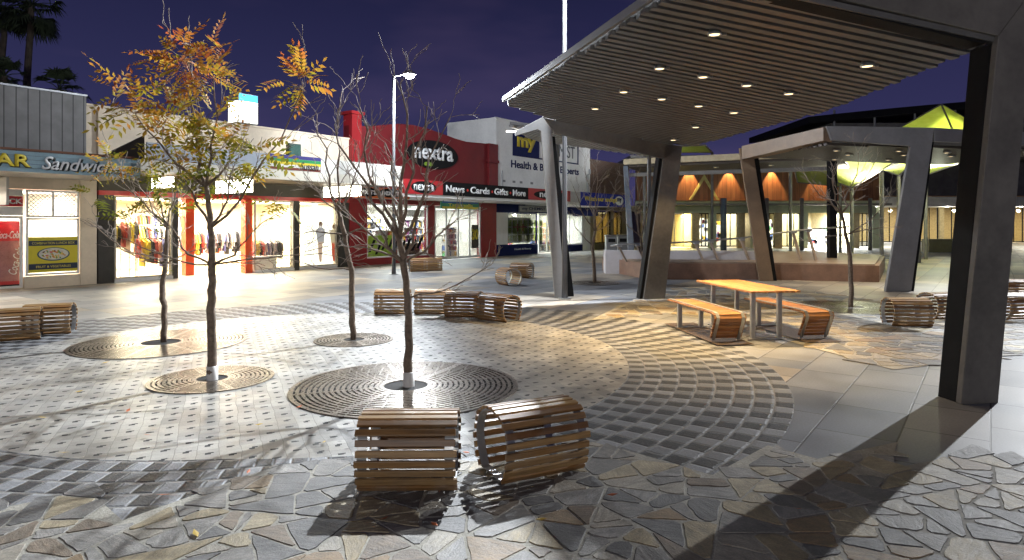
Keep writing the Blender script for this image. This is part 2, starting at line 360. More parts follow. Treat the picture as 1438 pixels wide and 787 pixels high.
# ------------------------------------------------------------------ ground
def sheet(name, m, pts, z):
    b = MB(); b.poly([(p[0], p[1], z) for p in pts]); o = b.build(name, m); tag(o, kind='structure'); return o
sheet('ground', M_SLAB, [(-260, -40), (260, -40), (260, 420), (-260, 420)], 0)
def rin(a):      # the pavers stop short of the full circle towards the front left
    d = abs((math.degrees(a)+98+180) % 360-180); return R_IN-.42*max(0, 1-max(0, d-16)/26)**.8 if d < 42 else R_IN
sheet('paver_circle', M_PAVER, [C0+Vector((math.cos(a)*rin(a), math.sin(a)*rin(a), 0)) for a in [2*math.pi*k/160 for k in range(160)]], .004)
b = MB(); n = 160
for k in range(n):
    a0, a1 = 2*math.pi*k/n, 2*math.pi*(k+1)/n
    b.poly([C0+Vector((math.cos(a)*r, math.sin(a)*r, .004)) for a, r in ((a0, rin(a0)), (a0, R_OUT), (a1, R_OUT), (a1, rin(a1)))])
tag(b.build('sett_ring', M_SETT), kind='structure')
fr = [(-60, 700), (0, 716), (123, 690), (172, 733), (364, 664), (400, 655), (520, 653), (640, 652), (740, 640), (832, 622), (905, 641), (1000, 669), (1078, 627), (1148, 646), (1262, 622), (1242, 662), (1365, 637), (1440, 647), (1700, 660)]
pts = [gp(*q) for q in fr]; pts = [Vector((-9, 4.4, 0))]+pts+[Vector((12, 4, 0)), Vector((12, -4, 0)), Vector((-9, -4, 0))]
sheet('mortar_bed', M_MORT, pts, .008)
bk = [(1105, 470), (1180, 492), (1262, 515), (1440, 500), (1440, 478), (1300, 468), (1235, 462), (1230, 440), (1300, 424), (1100, 404), (985, 400), (1010, 420), (940, 442), (1000, 452), (1060, 458)]
bk = [(1100, 478), (1255, 520), (1445, 496), (1450, 455), (1330, 440), (1240, 425), (1110, 405), (960, 404), (880, 425), (830, 450), (935, 440), (1000, 450)]
sheet('rear_mortar_bed', M_MORT, [gp(*q) for q in bk], .0065)

def inside(q, poly):
    c = False; n = len(poly)
    for k in range(n):
        a, e_ = poly[k], poly[k-1]
        if (a[1] > q.y) != (e_[1] > q.y) and q.x < (e_[0]-a[0])*(q.y-a[1])/(e_[1]-a[1])+a[0]: c = not c
    return c
def flagstones(name, region, z, amin, amax, gap, bounds, wob=.004):
    rs = random.Random(11); out = []
    def area_(p): return abs(sum(p[k-1].x*p[k].y-p[k].x*p[k-1].y for k in range(len(p))))/2
    def split(p):
        a = area_(p)
        if a < rs.uniform(amin, amax): out.append(p); return
        c = sum(p, Vector((0, 0)))/len(p)
        # direction of the long axis from the covariance
        sxx = sum((q.x-c.x)**2 for q in p); syy = sum((q.y-c.y)**2 for q in p); sxy = sum((q.x-c.x)*(q.y-c.y) for q in p)
        ang = .5*math.atan2(2*sxy, sxx-syy)+math.pi/2+rs.gauss(0, .27); d = Vector((math.cos(ang), math.sin(ang))); nr = Vector((-d.y, d.x))
        c = c+nr*rs.gauss(0, .12)*math.sqrt(a); A, B2 = [], []
        for k in range(len(p)):
            q, q2 = p[k], p[(k+1) % len(p)]; s1, s2 = (q-c).dot(nr), (q2-c).dot(nr)
            (A if s1 >= 0 else B2).append(q)
            if s1*s2 < 0: m = q+(q2-q)*(s1/(s1-s2)); A.append(m); B2.append(m)
        if len(A) < 3 or len(B2) < 3: out.append(p); return
        split(A); split(B2)
    x0, y0, x1, y1 = bounds; nx, ny = int((x1-x0)/1.5)+1, int((y1-y0)/1.5)+1
    # slightly irregular starting patches so that no long straight joint runs through
    g = [[Vector((x0+(x1-x0)*i/nx+rs.uniform(-.4, .4), y0+(y1-y0)*j/ny+rs.uniform(-.4, .4))) for j in range(ny+1)] for i in range(nx+1)]
    for i in range(nx):
        for j in range(ny): split([g[i][j], g[i+1][j], g[i+1][j+1], g[i][j+1]])
    b = MB()
    for p in out:
        c = sum(p, Vector((0, 0)))/len(p)
        if not inside(c, region): continue
        # even joint all round, then knock the corners off and roughen the edges
        if sum(p[k-1].x*p[k].y-p[k].x*p[k-1].y for k in range(len(p))) < 0: p = p[::-1]
        p = [v for k, v in enumerate(p) if (v-p[k-1]).length > .012]
        if len(p) < 3: continue
        def inset(pp, d_):
            res = []
            for k in range(len(pp)):
                a, v, e_ = pp[k-1], pp[k], pp[(k+1) % len(pp)]; d1 = (v-a).normalized(); d2 = (e_-v).normalized()
                n1, n2 = Vector((-d1.y, d1.x)), Vector((-d2.y, d2.x)); den = max(.35, 1+n1.dot(n2)); res.append(v+(n1+n2)*(d_/den))
            return res
        gg = gap*rs.uniform(.7, 1.25); pi_ = inset(p, gg)
        if len(pi_) < 3 or area_(pi_) < amin*.2 or area_(pi_) > area_(p): continue
        q = []
        for k in range(len(pi_)):
            a, e_ = pi_[k], pi_[(k+1) % len(pi_)]; L = (e_-a).length; ck = min(.32, rs.uniform(.012, .04)/max(L, .001))
            q.append(a.lerp(e_, ck))
            for u_ in ((.3, .5, .7) if L > .16 else (.5,)): q.append(a.lerp(e_, u_))
            q.append(a.lerp(e_, 1-ck))
        c = sum(q, Vector((0, 0)))/len(q)
        o_ = [v+Vector((rs.gauss(0, wob), rs.gauss(0, wob))) for v in q]; i_ = [v+(c-v).normalized()*.005 for v in o_]
        zt = z+.0045+rs.uniform(-.0012, .0012); k0 = len(b.v); n = len(o_)
        b.v += [Vector((v.x, v.y, z-.002)) for v in o_]+[Vector((v.x, v.y, zt)) for v in i_]
        b.f.append([k0+n+k for k in range(n)])
        for k in range(n): b.f.append([k0+k, k0+(k+1) % n, k0+n+(k+1) % n, k0+n+k])
    tag(b.build(name, M_CRAZY), kind='structure')
flagstones('crazy_paving', [(p.x, p.y) for p in pts], .008, .028, .11, .0068, (-8.5, -1.5, 10.5, 5.6), .0026)
bkp = [gp(*q) for q in bk]
flagstones('rear_crazy_paving', [(p.x, p.y) for p in bkp], .0065, .06, .18, .012, (0, 7, 11, 18.6))

# ------------------------------------------------------------------ tree grates
M_GRATE = mat('grate_iron', (.20, .165, .13), .30, .75, .3, 5)
M_PIT = mat('pit_black', (.012, .011, .010), .9, 0, .3, 10)  # near-black, for the flat disc close under the rings
def grate(loc, r, hole, label, rings, spokes, phase=0):
    loc = Vector(loc); t = thing('tree_grate', label, 'tree grate', loc, 0, 'round iron tree grates')
    b = MB(); seg = 72; step = (r-hole)/rings
    def ann(r0, r1, z0, z1, a0=0, a1=2*math.pi, sg=seg):
        for k in range(sg):
            p, q = a0+(a1-a0)*k/sg, a0+(a1-a0)*(k+1)/sg
            c = lambda rr, an, z: loc+Vector((rr*math.cos(an), rr*math.sin(an), z))
            b.poly([c(r0, p, z1), c(r1, p, z1), c(r1, q, z1), c(r0, q, z1)])
            b.poly([c(r1, p, z0), c(r1, q, z0), c(r1, q, z1), c(r1, p, z1)]); b.poly([c(r0, q, z0), c(r0, p, z0), c(r0, p, z1), c(r0, q, z1)])
    for k in range(rings):
        w_ = .6 if 0 < k < rings-1 else .85
        ann(hole+k*step, hole+(k+w_)*step, .006, .016)
    for k in range(spokes):
        a = phase+2*math.pi*k/spokes; d = Vector((math.cos(a), math.sin(a), 0)); q = Vector((-d.y, d.x, 0))
        for s_ in ((-.028, -.004), (.004, .028)):
            z0, z1 = .0062, .0158
            P = [loc+d*hole+q*s_[0], loc+d*(r-.01)+q*s_[0], loc+d*(r-.01)+q*s_[1], loc+d*hole+q*s_[1]]
            b.hexa([p+Z*z0 for p in P]+[p+Z*z1 for p in P])
    # short ribs between the rings
    for k in range(1, rings):
        nn = int(6.28*(hole+k*step)/.17)
        for j in range(nn):
            a = 2*math.pi*(j+.5*(k % 2))/nn; d = Vector((math.cos(a), math.sin(a), 0)); q = Vector((-d.y, d.x, 0))*.011
            r0, r1 = hole+(k-.5)*step, hole+(k+.1)*step
            P = [loc+d*r0-q, loc+d*r1-q, loc+d*r1+q, loc+d*r0+q]; b.poly([p+Z*.0145 for p in P])
    b.build('grate_plate', M_GRATE, t)
    b = MB(); b.poly([loc+Vector((math.cos(2*math.pi*k/48)*(r-.02), math.sin(2*math.pi*k/48)*(r-.02), .0052)) for k in range(48)]); b.build('pit', M_PIT, t)
    return t
grate(gp(570, 543), 1.24, .24, 'widest round iron tree grate, under the white-collared bare tree behind the two near benches', 17, 8, .35)
grate(gp(298, 533), .68, .17, 'small round iron tree grate under the autumn-leaved tree with the white collar', 10, 6, .2)
grate(gp(226, 482), 1.2, .27, 'wide round iron tree grate under the thin tree nearest the clothing shop window', 17, 8, .1)
grate(gp(497, 478), .60, .16, 'small round iron tree grate under the bare tree in front of the black pillar', 9, 6)
grate(gp(1195, 432), 1.15, .25, 'round iron tree grate under the bare tree behind the picnic table', 15, 8, .2)
grate(gp(835, 398), .75, .2, 'round iron tree grate under the small bare tree between the pale and dark shelter columns', 9, 6)

# ------------------------------------------------------------------ shops
def shop(name, label, s0, s1):
    return thing(name, label, 'shop', F((s0+s1)/2, 0, 0), math.atan2(D.y, D.x))
def room(parent, s0, s1, h, depth, wall, floor, power, col, lights=3, strength=6):
    b = MB(); o0, o1 = -.28, -depth
    b.poly([F(s0, .012, o0), F(s1, .012, o0), F(s1, .012, o1), F(s0, .012, o1)]); fl = b.build('shop_floor', floor, parent)
    b = MB()
    b.poly([F(s0, 0, o1), F(s1, 0, o1), F(s1, h, o1), F(s0, h, o1)]); b.poly([F(s0, 0, o0), F(s0, 0, o1), F(s0, h, o1), F(s0, h, o0)])
    b.poly([F(s1, 0, o0), F(s1, 0, o1), F(s1, h, o1), F(s1, h, o0)]); b.poly([F(s0, h, o0), F(s1, h, o0), F(s1, h, o1), F(s0, h, o1)])
    b.build('interior_wall', wall, parent)
    e = emit('ceiling_panel_%d' % int(strength*10), col, strength)
    for k in range(lights):
        sc = s0+(s1-s0)*(k+.5)/lights
        b = MB(); b.fbox(sc-.6, sc+.6, h-.06, h-.01, -depth*.25, -depth*.25-.5); b.build('ceiling_light', e, parent)
    ry = math.atan2(D.y, D.x)
    if power: area('shop_ceiling_lamp', F((s0+s1)/2, h-.12, -depth*.42), (s1-s0)*.85, depth*.5, power*P_SHOP, col, (0, 0, ry))
def pane(parent, s0, s1, h0, h1, o=-.05, frame=None, fw=.04, mull=0, bars=()):
    fm = frame or M_BLACK
    b = MB()
    b.fbox(s0, s1, h0, h0+fw, o-.03, o+.03); b.fbox(s0, s1, h1-fw, h1, o-.03, o+.03)
    b.fbox(s0, s0+fw, h0+fw, h1-fw, o-.03, o+.03); b.fbox(s1-fw, s1, h0+fw, h1-fw, o-.03, o+.03)
    for k in range(mull):
        c = s0+(s1-s0)*(k+1)/(mull+1); b.fbox(c-fw/2, c+fw/2, h0+fw, h1-fw, o-.028, o+.028)
    for hb in bars: b.fbox(s0+fw, s1-fw, hb-fw/2, hb+fw/2, o-.026, o+.026)
    f = b.build('window', fm, parent)
    b = MB(); b.fbox(s0+fw, s1-fw, h0+fw, h1-fw, o-.004, o+.004); b.build('pane', M_GLASS, f)
    return f
def slab(parent, name, m, s0, s1, h0, h1, o0, o1, bevel=0):
    b = MB(); b.fbox(s0, s1, h0, h1, o0, o1); return b.build(name, m, parent, bevel=bevel)
M_TILE = mat('shop_floor_tile', (.42, .40, .36), .3, 0, .08, 2)
M_WALLW = mat('interior_white', (.72, .70, .64), .7, 0, .05, 2)
M_GOODS = island('shelf_goods', [(0, (.5, .05, .04)), (.14, (.75, .72, .68)), (.3, (.07, .12, .35)), (.42, (.7, .45, .05)), (.55, (.08, .3, .12)), (.65, (.8, .8, .8)), (.8, (.25, .05, .22)), (.9, (.03, .03, .04))], .5, 'CONSTANT')
WARM, COOL = (1, .86, .62), (.95, 1, .98)

# --- takeaway shop at the far left
sa, sb = fs(-120), fs(137)-.02
t1 = shop('takeaway_shop', 'takeaway food shop under a pale blue awning sign lettered BAR Sandwiches', sa, sb)
def ribbed():
    b = NB('ribbed_cladding'); p = b.pos(); sx = b.n('SeparateXYZ', {0: p})
    u = b.ma('ADD', b.ma('MULTIPLY', sx.outputs[0], D.x), b.ma('MULTIPLY', sx.outputs[1], D.y))
    f = b.ma('FRACT', b.ma('DIVIDE', u, .27)); g = b.ma('LESS_THAN', f, .09)
    n1 = b.noise(p, 2.5, 4)
    c = b.mix(g, b.ramp(n1, [(.3, (.14, .135, .13)), (.7, (.20, .195, .19))]), (.035, .034, .033))
    b.bsdf(c, .5, .2, b.bump(b.ma('MULTIPLY', g, -1.0), .03, 1)); return b.m
slab(t1, 'upper_wall', ribbed(), sa, fs(119), 3.45, 5.45, -.4, .1)
slab(t1, 'parapet_cap', M_STEEL, sa, fs(119)+.02, 5.452, 5.5, -.42, .14)
slab(t1, 'pier', M_CREAM, fs(113), sb, 0, 3.2, -.28, 0)
slab(t1, 'base_wall', M_CREAM, fs(33)+.03, fs(113)-.003, 0, .32, -.26, -.02)
slab(t1, 'lintel', M_CREAM, sa, fs(113)-.003, 2.72, 3.2, -.26, -.02)
BLUE_AWN = mat('pale_blue_board', (.22, .33, .38), .5, 0, .12, 3)
s_a0, s_a1 = fs(-150, 2.5), fs(197, 2.5)
b = MB()
for k in range(5):
    h0 = 3.02+k*.1; b.fbox(s_a0, s_a1, h0, h0+.092, 2.46, 2.5)
aw = b.build('awning_sign', BLUE_AWN, t1)
slab(t1, 'awning', mat('awning_soffit_cream', (.5, .47, .4), .7, 0, .1, 3), s_a0, s_a1-.02, 3.03, 3.12, .02, 2.455)
slab(t1, 'awning_trim', mat('rust_trim', (.15, .06, .03), .7), s_a0, s_a1, 3.53, 3.58, 2.44, 2.53)
YEL = mat('yellow_letter', (.62, .48, .03), .5, 0, .05); DKG = mat('letter_outline', (.015, .02, .018), .6); WHT = mat('white_letter', (.8, .8, .8), .5, 0, .04)
for dx, mm, oo in ((.03, DKG, 2.503), (0, YEL, 2.512)):
    text('BAR', aw, mm, F((fs(-28, 2.5)+fs(43, 2.5))/2+dx, 3.29-dx*.6, oo), D, Z, wid=abs(fs(43, 2.5)-fs(-28, 2.5)), hgt=.30, bold=.03 if mm is YEL else .06, name='lettering')
for dx, mm, oo in ((.03, DKG, 2.503), (0, WHT, 2.512)):
    text('Sandwiches', aw, mm, F((fs(58, 2.5)+fs(180, 2.5))/2+dx, 3.27-dx*.6, oo), D, Z, wid=fs(180, 2.5)-fs(58, 2.5), hgt=.33, bold=.012 if mm is WHT else .045, shear=.35, name='lettering')
room(t1, sa, fs(113), 2.72, 4.5, M_WALLW, M_TILE, 260, (1, .9, .75), 3, 5)
pane(t1, fs(36)+.02, fs(113)-.02, .34, 1.93, -.06, M_WHITE, .05)
w_up = pane(t1, fs(36)+.02, fs(113)-.02, 1.95, 2.70, -.06, M_WHITE, .05, 1)
# diamond lattice security screen in the upper window
b = MB(); L0, L1 = fs(36)+.08, fs(113)-.08
k = L0-.75
while k < L1:
    for sg in (1, -1):
        p, q = (k, 2.0) if sg > 0 else (k, 2.66), (k+.66, 2.66) if sg > 0 else (k+.66, 2.0)
        def cl(a, c):
            (u0, v0), (u1, v1) = a, c; tt0 = max(0, (L0-u0)/(u1-u0)); tt1 = min(1, (L1-u0)/(u1-u0))
            return [(u0+(u1-u0)*x, v0+(v1-v0)*x) for x in (tt0, tt1)] if tt1 > tt0 else None
        r_ = cl(p, q)
        if r_: b.tube([F(r_[0][0], r_[0][1], -.10), F(r_[1][0], r_[1][1], -.10)], .008, 4)
    k += .11
b.build('security_lattice', M_STEEL, w_up)
# menu poster in the lower window
P0, P1 = fs(36)+.07, fs(112)-.04
ps = slab(t1, 'menu_poster', mat('poster_yellow', (.62, .52, .03), .5, 0, .05), P0, P1, .42, 1.40, -.045, -.03)
slab(ps, 'poster_band', mat('poster_navy', (.02, .03, .06), .5), P0+.01, P1-.01, 1.16, 1.30, -.029, -.024)
slab(ps, 'poster_band', MATS['poster_navy'], P0+.01, P1-.01, .50, .66, -.029, -.024)
YL = mat('poster_text', (.6, .52, .1), .5)
text('COMBINATION LUNCH BOX', ps, YL, F((P0+P1)/2, 1.23, -.023), D, Z, wid=(P1-P0)*.86, hgt=.07, ext=.003, bold=.01)
text('FRUIT & VEGETABLES', ps, YL, F((P0+P1)/2, .575, -.023), D, Z, wid=(P1-P0)*.7, hgt=.065, ext=.003, bold=.01)
def fdisc(c_s, c_h, rs, rh, o, m, nm, par, n=36):
    b = MB(); b.prism([F(c_s+rs*math.cos(2*math.pi*k/n), c_h+rh*math.sin(2*math.pi*k/n), o) for k in range(n)], NN*.004); return b.build(nm, m, par)
pc = (P0+P1)/2
fdisc(pc, .92, (P1-P0)*.33, .19, -.029, mat('plate_rim', (.05, .09, .10), .4), 'plate_picture', ps)
fdisc(pc, .925, (P1-P0)*.30, .165, -.024, mat('plate_white', (.6, .58, .5), .4), 'plate_picture', ps)
b = MB()
for k in range(46):
    a = random.uniform(0, 6.28); q = math.sqrt(random.random()); cs, ch = pc+math.cos(a)*q*(P1-P0)*.25, .925+math.sin(a)*q*.13
    z = random.uniform(-.0195, -.016); an = random.uniform(0, 3); rs_, rh_ = random.uniform(.025, .05), random.uniform(.012, .022)
    b.poly([F(cs+rs_*math.cos(x)*math.cos(an)-rh_*math.sin(x)*math.sin(an), ch+rs_*math.cos(x)*math.sin(an)+rh_*math.sin(x)*math.cos(an), z) for x in [6.28*j/7 for j in range(7)]])
b.build('food_picture', island('poster_food', [(0, (.10, .25, .03)), (.3, (.5, .25, .04)), (.55, (.45, .06, .03)), (.75, (.6, .45, .1)), (.9, (.12, .05, .02))], .6, 'CONSTANT'), ps)
# door with red sign and white frame
dr = pane(t1, fs(-30), fs(33), .03, 1.98, -.08, M_WHITE, .06); dr.name = 'door'
ds = slab(t1, 'door_sign', mat('sign_red', (.5, .02, .03), .4, 0, .05), fs(-30), fs(33), 2.24, 2.52, -.08, -.04)
slab(ds, 'sign_board', M_WHITE, fs(-30), fs(33), 2.0, 2.235, -.08, -.05); slab(ds, 'sign_board', M_WHITE, fs(-30), fs(33), 2.525, 2.71, -.08, -.05)
text('SNACK', ds, WHT, F(fs(10), 2.38, -.038), D, Z, wid=fs(32)-fs(-12), hgt=.15, bold=.03)
hs = slab(t1, 'hanging_sign', mat('sign_silver', (.5, .48, .44), .4, 0, .1), fs(2, 1.0), fs(2, 1.0)+.06, 2.25, 2.95, .4, 1.35)

# drinks fridge inside the doorway
fc = F(fs(8)+.15, 0, -.75)
fg = thing('drinks_fridge', 'tall red drinks fridge behind the takeaway door, white script lettering on it', 'fridge', fc, math.atan2(D.y, D.x))
CRED = mat('fridge_red', (.5, .015, .02), .35, 0, .06)
s_, = [fs(8)+.15]
slab(fg, 'cabinet', CRED, s_-.38, s_+.38, .1, 1.85, -1.1, -.45, .02)
slab(fg, 'door_panel', mat('fridge_door', (.42, .16, .15), .3, 0, .2, 3), s_-.34, s_+.34, .2, 1.3, -.449, -.43)
slab(fg, 'base', M_BLACK, s_-.36, s_+.36, .012, .1, -1.08, -.47)
fdisc(s_-.02, 1.48, .30, .28, -.446, mat('disc_red', (.6, .02, .02), .3), 'disc', fg)
text('Coca-Cola', fg, WHT, F(s_+.02, 1.47, -.44), D, Z, wid=.52, hgt=.2, shear=.4)
text('Coca-Cola', fg, WHT, F(s_+.2, .75, -.428), (Z+D*.25), -D+Z*.25, wid=.75, hgt=.2, shear=.3)

# --- clothing shop
s0, s1 = fs(137), fs(490)
t2 = shop('clothing_shop', 'cream rendered clothing shop with glowing windows, red posts and a rainbow striped fascia', s0, s1)
slab(t2, 'upper_wall', M_CREAM, fs(119)+.03, s1, 3.2, 5.2, -.35, .0)
slab(t2, 'parapet_cap', M_CREAM, fs(119)+.03, s1, 5.203, 5.27, -.38, .04)
slab(t2, 'downpipe', M_CREAM, fs(139)-.05, fs(139)+.05, 3.6, 5.15, .003, .09)
PIL = mat('dark_tiled_pillar', (.045, .04, .032), .4, 0, .2, 4)
for a, c in ((137, 160), (474, 489.5)): slab(t2, 'pillar', PIL, fs(a)+.01, fs(c), 0, 2.62, -.28, .02)
for a, c in ((243, 250), (413.5, 420)): slab(t2, 'pillar', PIL, fs(a), fs(c), .0, 2.62, -.28, .02)
slab(t2, 'lintel_band', M_OLIVE, s0+.02, s1-.003, 2.76, 3.198, -.28, .01)
slab(t2, 'lintel', M_REDP, s0+.02, s1-.003, 2.622, 2.757, -.28, .04)
slab(t2, 'awning', M_OLIVE, fs(199, 3), fs(566, 3)-.02, 3.2, 3.27, .05, 2.93)
slab(t2, 'awning_fascia', mat('fascia_white', (.70, .66, .56), .5, 0, .06), fs(198, 3), fs(566, 3), 3.18, 3.48, 2.94, 3.0)
FB = mat('fascia_greyblue', (.36, .40, .46), .5, 0, .08, 1.5)
slab(t2, 'fascia_panel', FB, fs(207, 3), fs(378, 3), 3.484, 3.96, 2.92, 2.985)
slab(t2, 'fascia_panel', mat('fascia_pale', (.68, .67, .62), .5, 0, .05), fs(451, 3)+.005, fs(566, 3), 3.484, 3.96, 2.92, 2.985)
q0, q1 = fs(378.5, 3), fs(451, 3)
fsn = slab(t2, 'striped_sign', mat('stripe_white', (.75, .73, .65), .5), q0, q1, 3.485, 3.98, 2.9, 3.0)
for k, (c, hh) in enumerate((((.03, .02, .16), .12), ((.02, .26, .07), .10), ((.65, .5, .02), .09), ((.62, .62, .6), .09), ((.18, .035, .02), .085))):
    top = 3.978-sum((.12, .10, .09, .09, .085)[:k]); slab(fsn, 'stripe', mat('stripe_%d' % k, c, .5, 0, .04), q0+.01, q1-.01, top-hh+.003, top, 3.001, 3.006)
text('Sussan', fsn, DKG, F(q0+(q1-q0)*.76, 3.66, 3.008), D, Z, wid=(q1-q0)*.36, hgt=.24, shear=.25, bold=.004)
# side return at the left end of the awning: dark sloping hood over the neighbour
b = MB(); b.prism([F(fs(140, 1.2), 3.6, 1.2), F(fs(207, 3)-.03, 3.5, 2.9), F(fs(207, 3)-.03, 4.15, 2.9), F(fs(150, 1.2), 3.75, 1.2)], -NN*.06); b.build('side_hood', mat('hood_brown', (.05, .04, .032), .7), t2)
room(t2, fs(161), s1-.3, 2.62, 6, mat('warm_white_wall', (.78, .72, .6), .7, 0, .05, 2), mat('carpet_beige', (.45, .38, .27), .8, 0, .1, 5), 1500, WARM, 6, 9)
def lightbox(parent, s, h0, h1, o0, o1, m, th=.12):
    return slab(parent, 'lightbox', m, s-th/2, s+th/2, h0, h1, o0, o1)
LB = emit('lightbox_white', (1, .95, .78), 9); LC = emit('lightbox_cyan', (.25, .75, 1), 3)
lightbox(t2, fs(310, 1.2), 2.74, 3.14, 1.0, 2.92, LB)
lightbox(t2, fs(463, 1.2), 2.76, 3.14, .9, 2.9, LB)
lightbox(t2, fs(218, 1.2), 2.82, 3.12, 1.1, 2.2, LB)
for a, c in ((161, 243), (358, 413.5), (420, 473.5)): pane(t2, fs(a)+.01, fs(c)-.01, .10, 2.61, -.05, mat('pale_frame', (.6, .55, .45), .5), .05)
for a, c in ((161, 243), (358, 413.5), (420, 473.5)):
    slab(t2, 'plinth', M_WHITE, fs(a), fs(c), .0, .095, -.2, .01)
for a, c in ((274, 286), (348, 358)): slab(t2, 'post', mat('orange_red_post', (.62, .07, .015), .4, 0, .06), fs(a), fs(c), 0, 2.62, -.9 if a < 300 else -.45, -.6 if a < 300 else -.15)
# roof-top sign box
q0, q1 = fs(337), fs(366)
sx_ = thing('roof_sign', 'white glowing roof sign with a cyan top band, on the cream parapet', 'sign', F((q0+q1)/2, 5.27, -.2))
slab(sx_, 'sign_case', M_PALEP, q0, q0+.76, 5.32, 6.38, -.75, -.1, .01)
slab(sx_, 'sign_face', emit('roofsign_white', (1, .97, .8), 4.5), q0-.012, q0-.002, 5.36, 6.1, -.72, -.13)
b = MB(); b.fbox(q0+.02, q0+.74, 5.36, 6.1, -.098, -.088); b.build('sign_face', MATS['roofsign_white'], sx_)
b = MB(); b.fbox(q0+.02, q0+.74, 6.105, 6.35, -.098, -.088); b.build('sign_band', emit('roofsign_cyan', (.10, .55, 1), 2.2), sx_)
for k in (.15, .55): slab(sx_, 'bracket', M_STEEL, q0+k, q0+k+.06, 5.27, 5.32, -.5, -.35)
# floodlight lying on awning
fl = thing('floodlight', 'small dark green floodlight standing on the awning behind the striped fascia', 'floodlight', F(fs(412, 2.6), 3.27, 2.6))
q = fs(404, 2.6)
slab(fl, 'housing', mat('dark_green_metal', (.02, .05, .035), .4), q, q+.48, 3.98, 4.42, 2.5, 2.66, .02)
slab(fl, 'lens', mat('flood_lens', (.06, .12, .10), .15), q+.05, q+.43, 4.03, 4.37, 2.661, 2.668)
b = MB(); b.tube([F(q-.03, 3.27, 2.58), F(q-.03, 4.2, 2.58)], .02, 6); b.tube([F(q+.51, 3.27, 2.58), F(q+.51, 4.2, 2.58)], .02, 6); b.build('bracket', M_BLACK, fl)

# clothes racks and displays in the clothing shop
M_GARM = island('garment_cloth', [(0, (.02, .02, .03)), (.2, (.05, .06, .2)), (.35, (.5, .42, .36)), (.5, (.4, .06, .05)), (.6, (.03, .03, .035)), (.75, (.28, .26, .3)), (.88, (.6, .5, .08))], .85, 'CONSTANT')
def rack(s, o, wdt, hgt, label, n, across=False):
    t = thing('clothes_rack', label, 'clothes rack', F(s, .012, o), math.atan2(D.y, D.x), 'clothes racks in the glowing shop')
    b = MB()
    for e_ in (-1, 1):
        b.tube([F(s+e_*wdt/2, .012, o), F(s+e_*wdt/2, hgt, o)], .014, 6); b.tube([F(s+e_*wdt/2, .03, o-.22), F(s+e_*wdt/2, .03, o+.22)], .014, 6)
    b.tube([F(s-wdt/2, hgt, o), F(s+wdt/2, hgt, o)], .014, 6); b.build('rail', M_STEEL, t)
    b = MB()
    for k in range(n):
        c = s-wdt/2+.06+(wdt-.12)*k/(n-1); L = random.uniform(.55, .95); th = random.uniform(.025, .06); wd = random.uniform(.17, .22)
        pr = [(-.04, hgt-.03), (.04, hgt-.03), (wd, hgt-.12), (wd+.06, hgt-.45), (wd-.02, hgt-.45), (wd-.03, hgt-.22), (wd-.01, hgt-L), (-wd+.01, hgt-L), (-wd+.03, hgt-.22), (-wd+.02, hgt-.45), (-wd-.06, hgt-.45), (-wd, hgt-.12)]
        b.prism([F(c-th/2+random.uniform(-.02, .02), h_, o+x_) for x_, h_ in pr], D*th)
    b.build('garment', M_GARM, t); return t
for s_, o_, w_, h_, l_, n_ in ((fs(181), -.9, .8, 1.75, 'short rack of dark blue tops in the leftmost glowing window', 6), (fs(206), -1.2, .5, 1.85, 'narrow rack of dark clothes in the leftmost glowing window, beside the blue tops', 4),
                            (fs(228), -.8, .9, 1.3, 'low rack of bright clothes behind the thin tree in the leftmost glowing window', 7), (fs(262), -2.6, 1.0, 1.7, 'rack of clothes just left of the left red post', 10), (fs(300), -3.4, 1.6, 1.6, 'long rack of dark clothes inside the open doorway, near its left red post', 18),
                            (fs(318), -4.6, 1.8, 2.1, 'tall rack of clothes against the back wall of the open doorway', 20), (fs(336), -2.2, 1.2, 1.5, 'rack of clothes inside the doorway beside the right red post', 14), (fs(372), -2.6, 1.6, 1.5, 'rack of clothes behind the window right of the right red post', 16),
                            (fs(396), -1.0, 1.3, 1.15, 'low rack of dark clothes in the window right of the right red post', 14)):
    rack(s_, o_, w_, h_, l_, n_)
# low display table
q = fs(385); t = thing('display_table', 'white display table in the window right of the right red post', 'table', F(q, .012, -.8), math.atan2(D.y, D.x))
slab(t, 'table_top', M_WHITE, q-.7, q+.7, .5, .56, -1.15, -.45); slab(t, 'pedestal', M_WHITE, q-.5, q+.5, .012, .498, -1.0, -.6)
# window poster (flat print with two dressed figures)
q0, q1 = fs(430), fs(470)
pst = slab(t2, 'window_poster', emit('backlit_poster', (1, .93, .76), 2.2), q0, q1, .12, 2.4, -.12, -.11)
def fig(par, c, h, m1, m2, m3):
    for prof, mm in (([(-.03, 0), (.03, 0), (.06, .45), (.10, .5), (-.08, .5), (-.07, .2)], m1), ([(-.09, .47), (.1, .47), (.13, .8), (.04, .86), (-.05, .86), (-.14, .78)], m2), ([(-.05, .87), (.05, .87), (.06, .95), (.02, 1), (-.04, .99), (-.06, .93)], m3)):
        b = MB(); b.prism([F(c+x*h, .25+y*h, -.109) for x, y in prof], NN*.003); b.build('printed_figure', mm, par)
SK = emit('print_skin', (.62, .42, .30), 1); fig(pst, q0+.75, 1.6, SK, emit('print_grey', (.42, .40, .40), 1), emit('print_hair', (.22, .13, .07), 1)); fig(pst, q0+1.4, 1.5, emit('print_red', (.6, .10, .05), 1), emit('print_tan', (.6, .48, .30), 1), MATS['print_hair'])

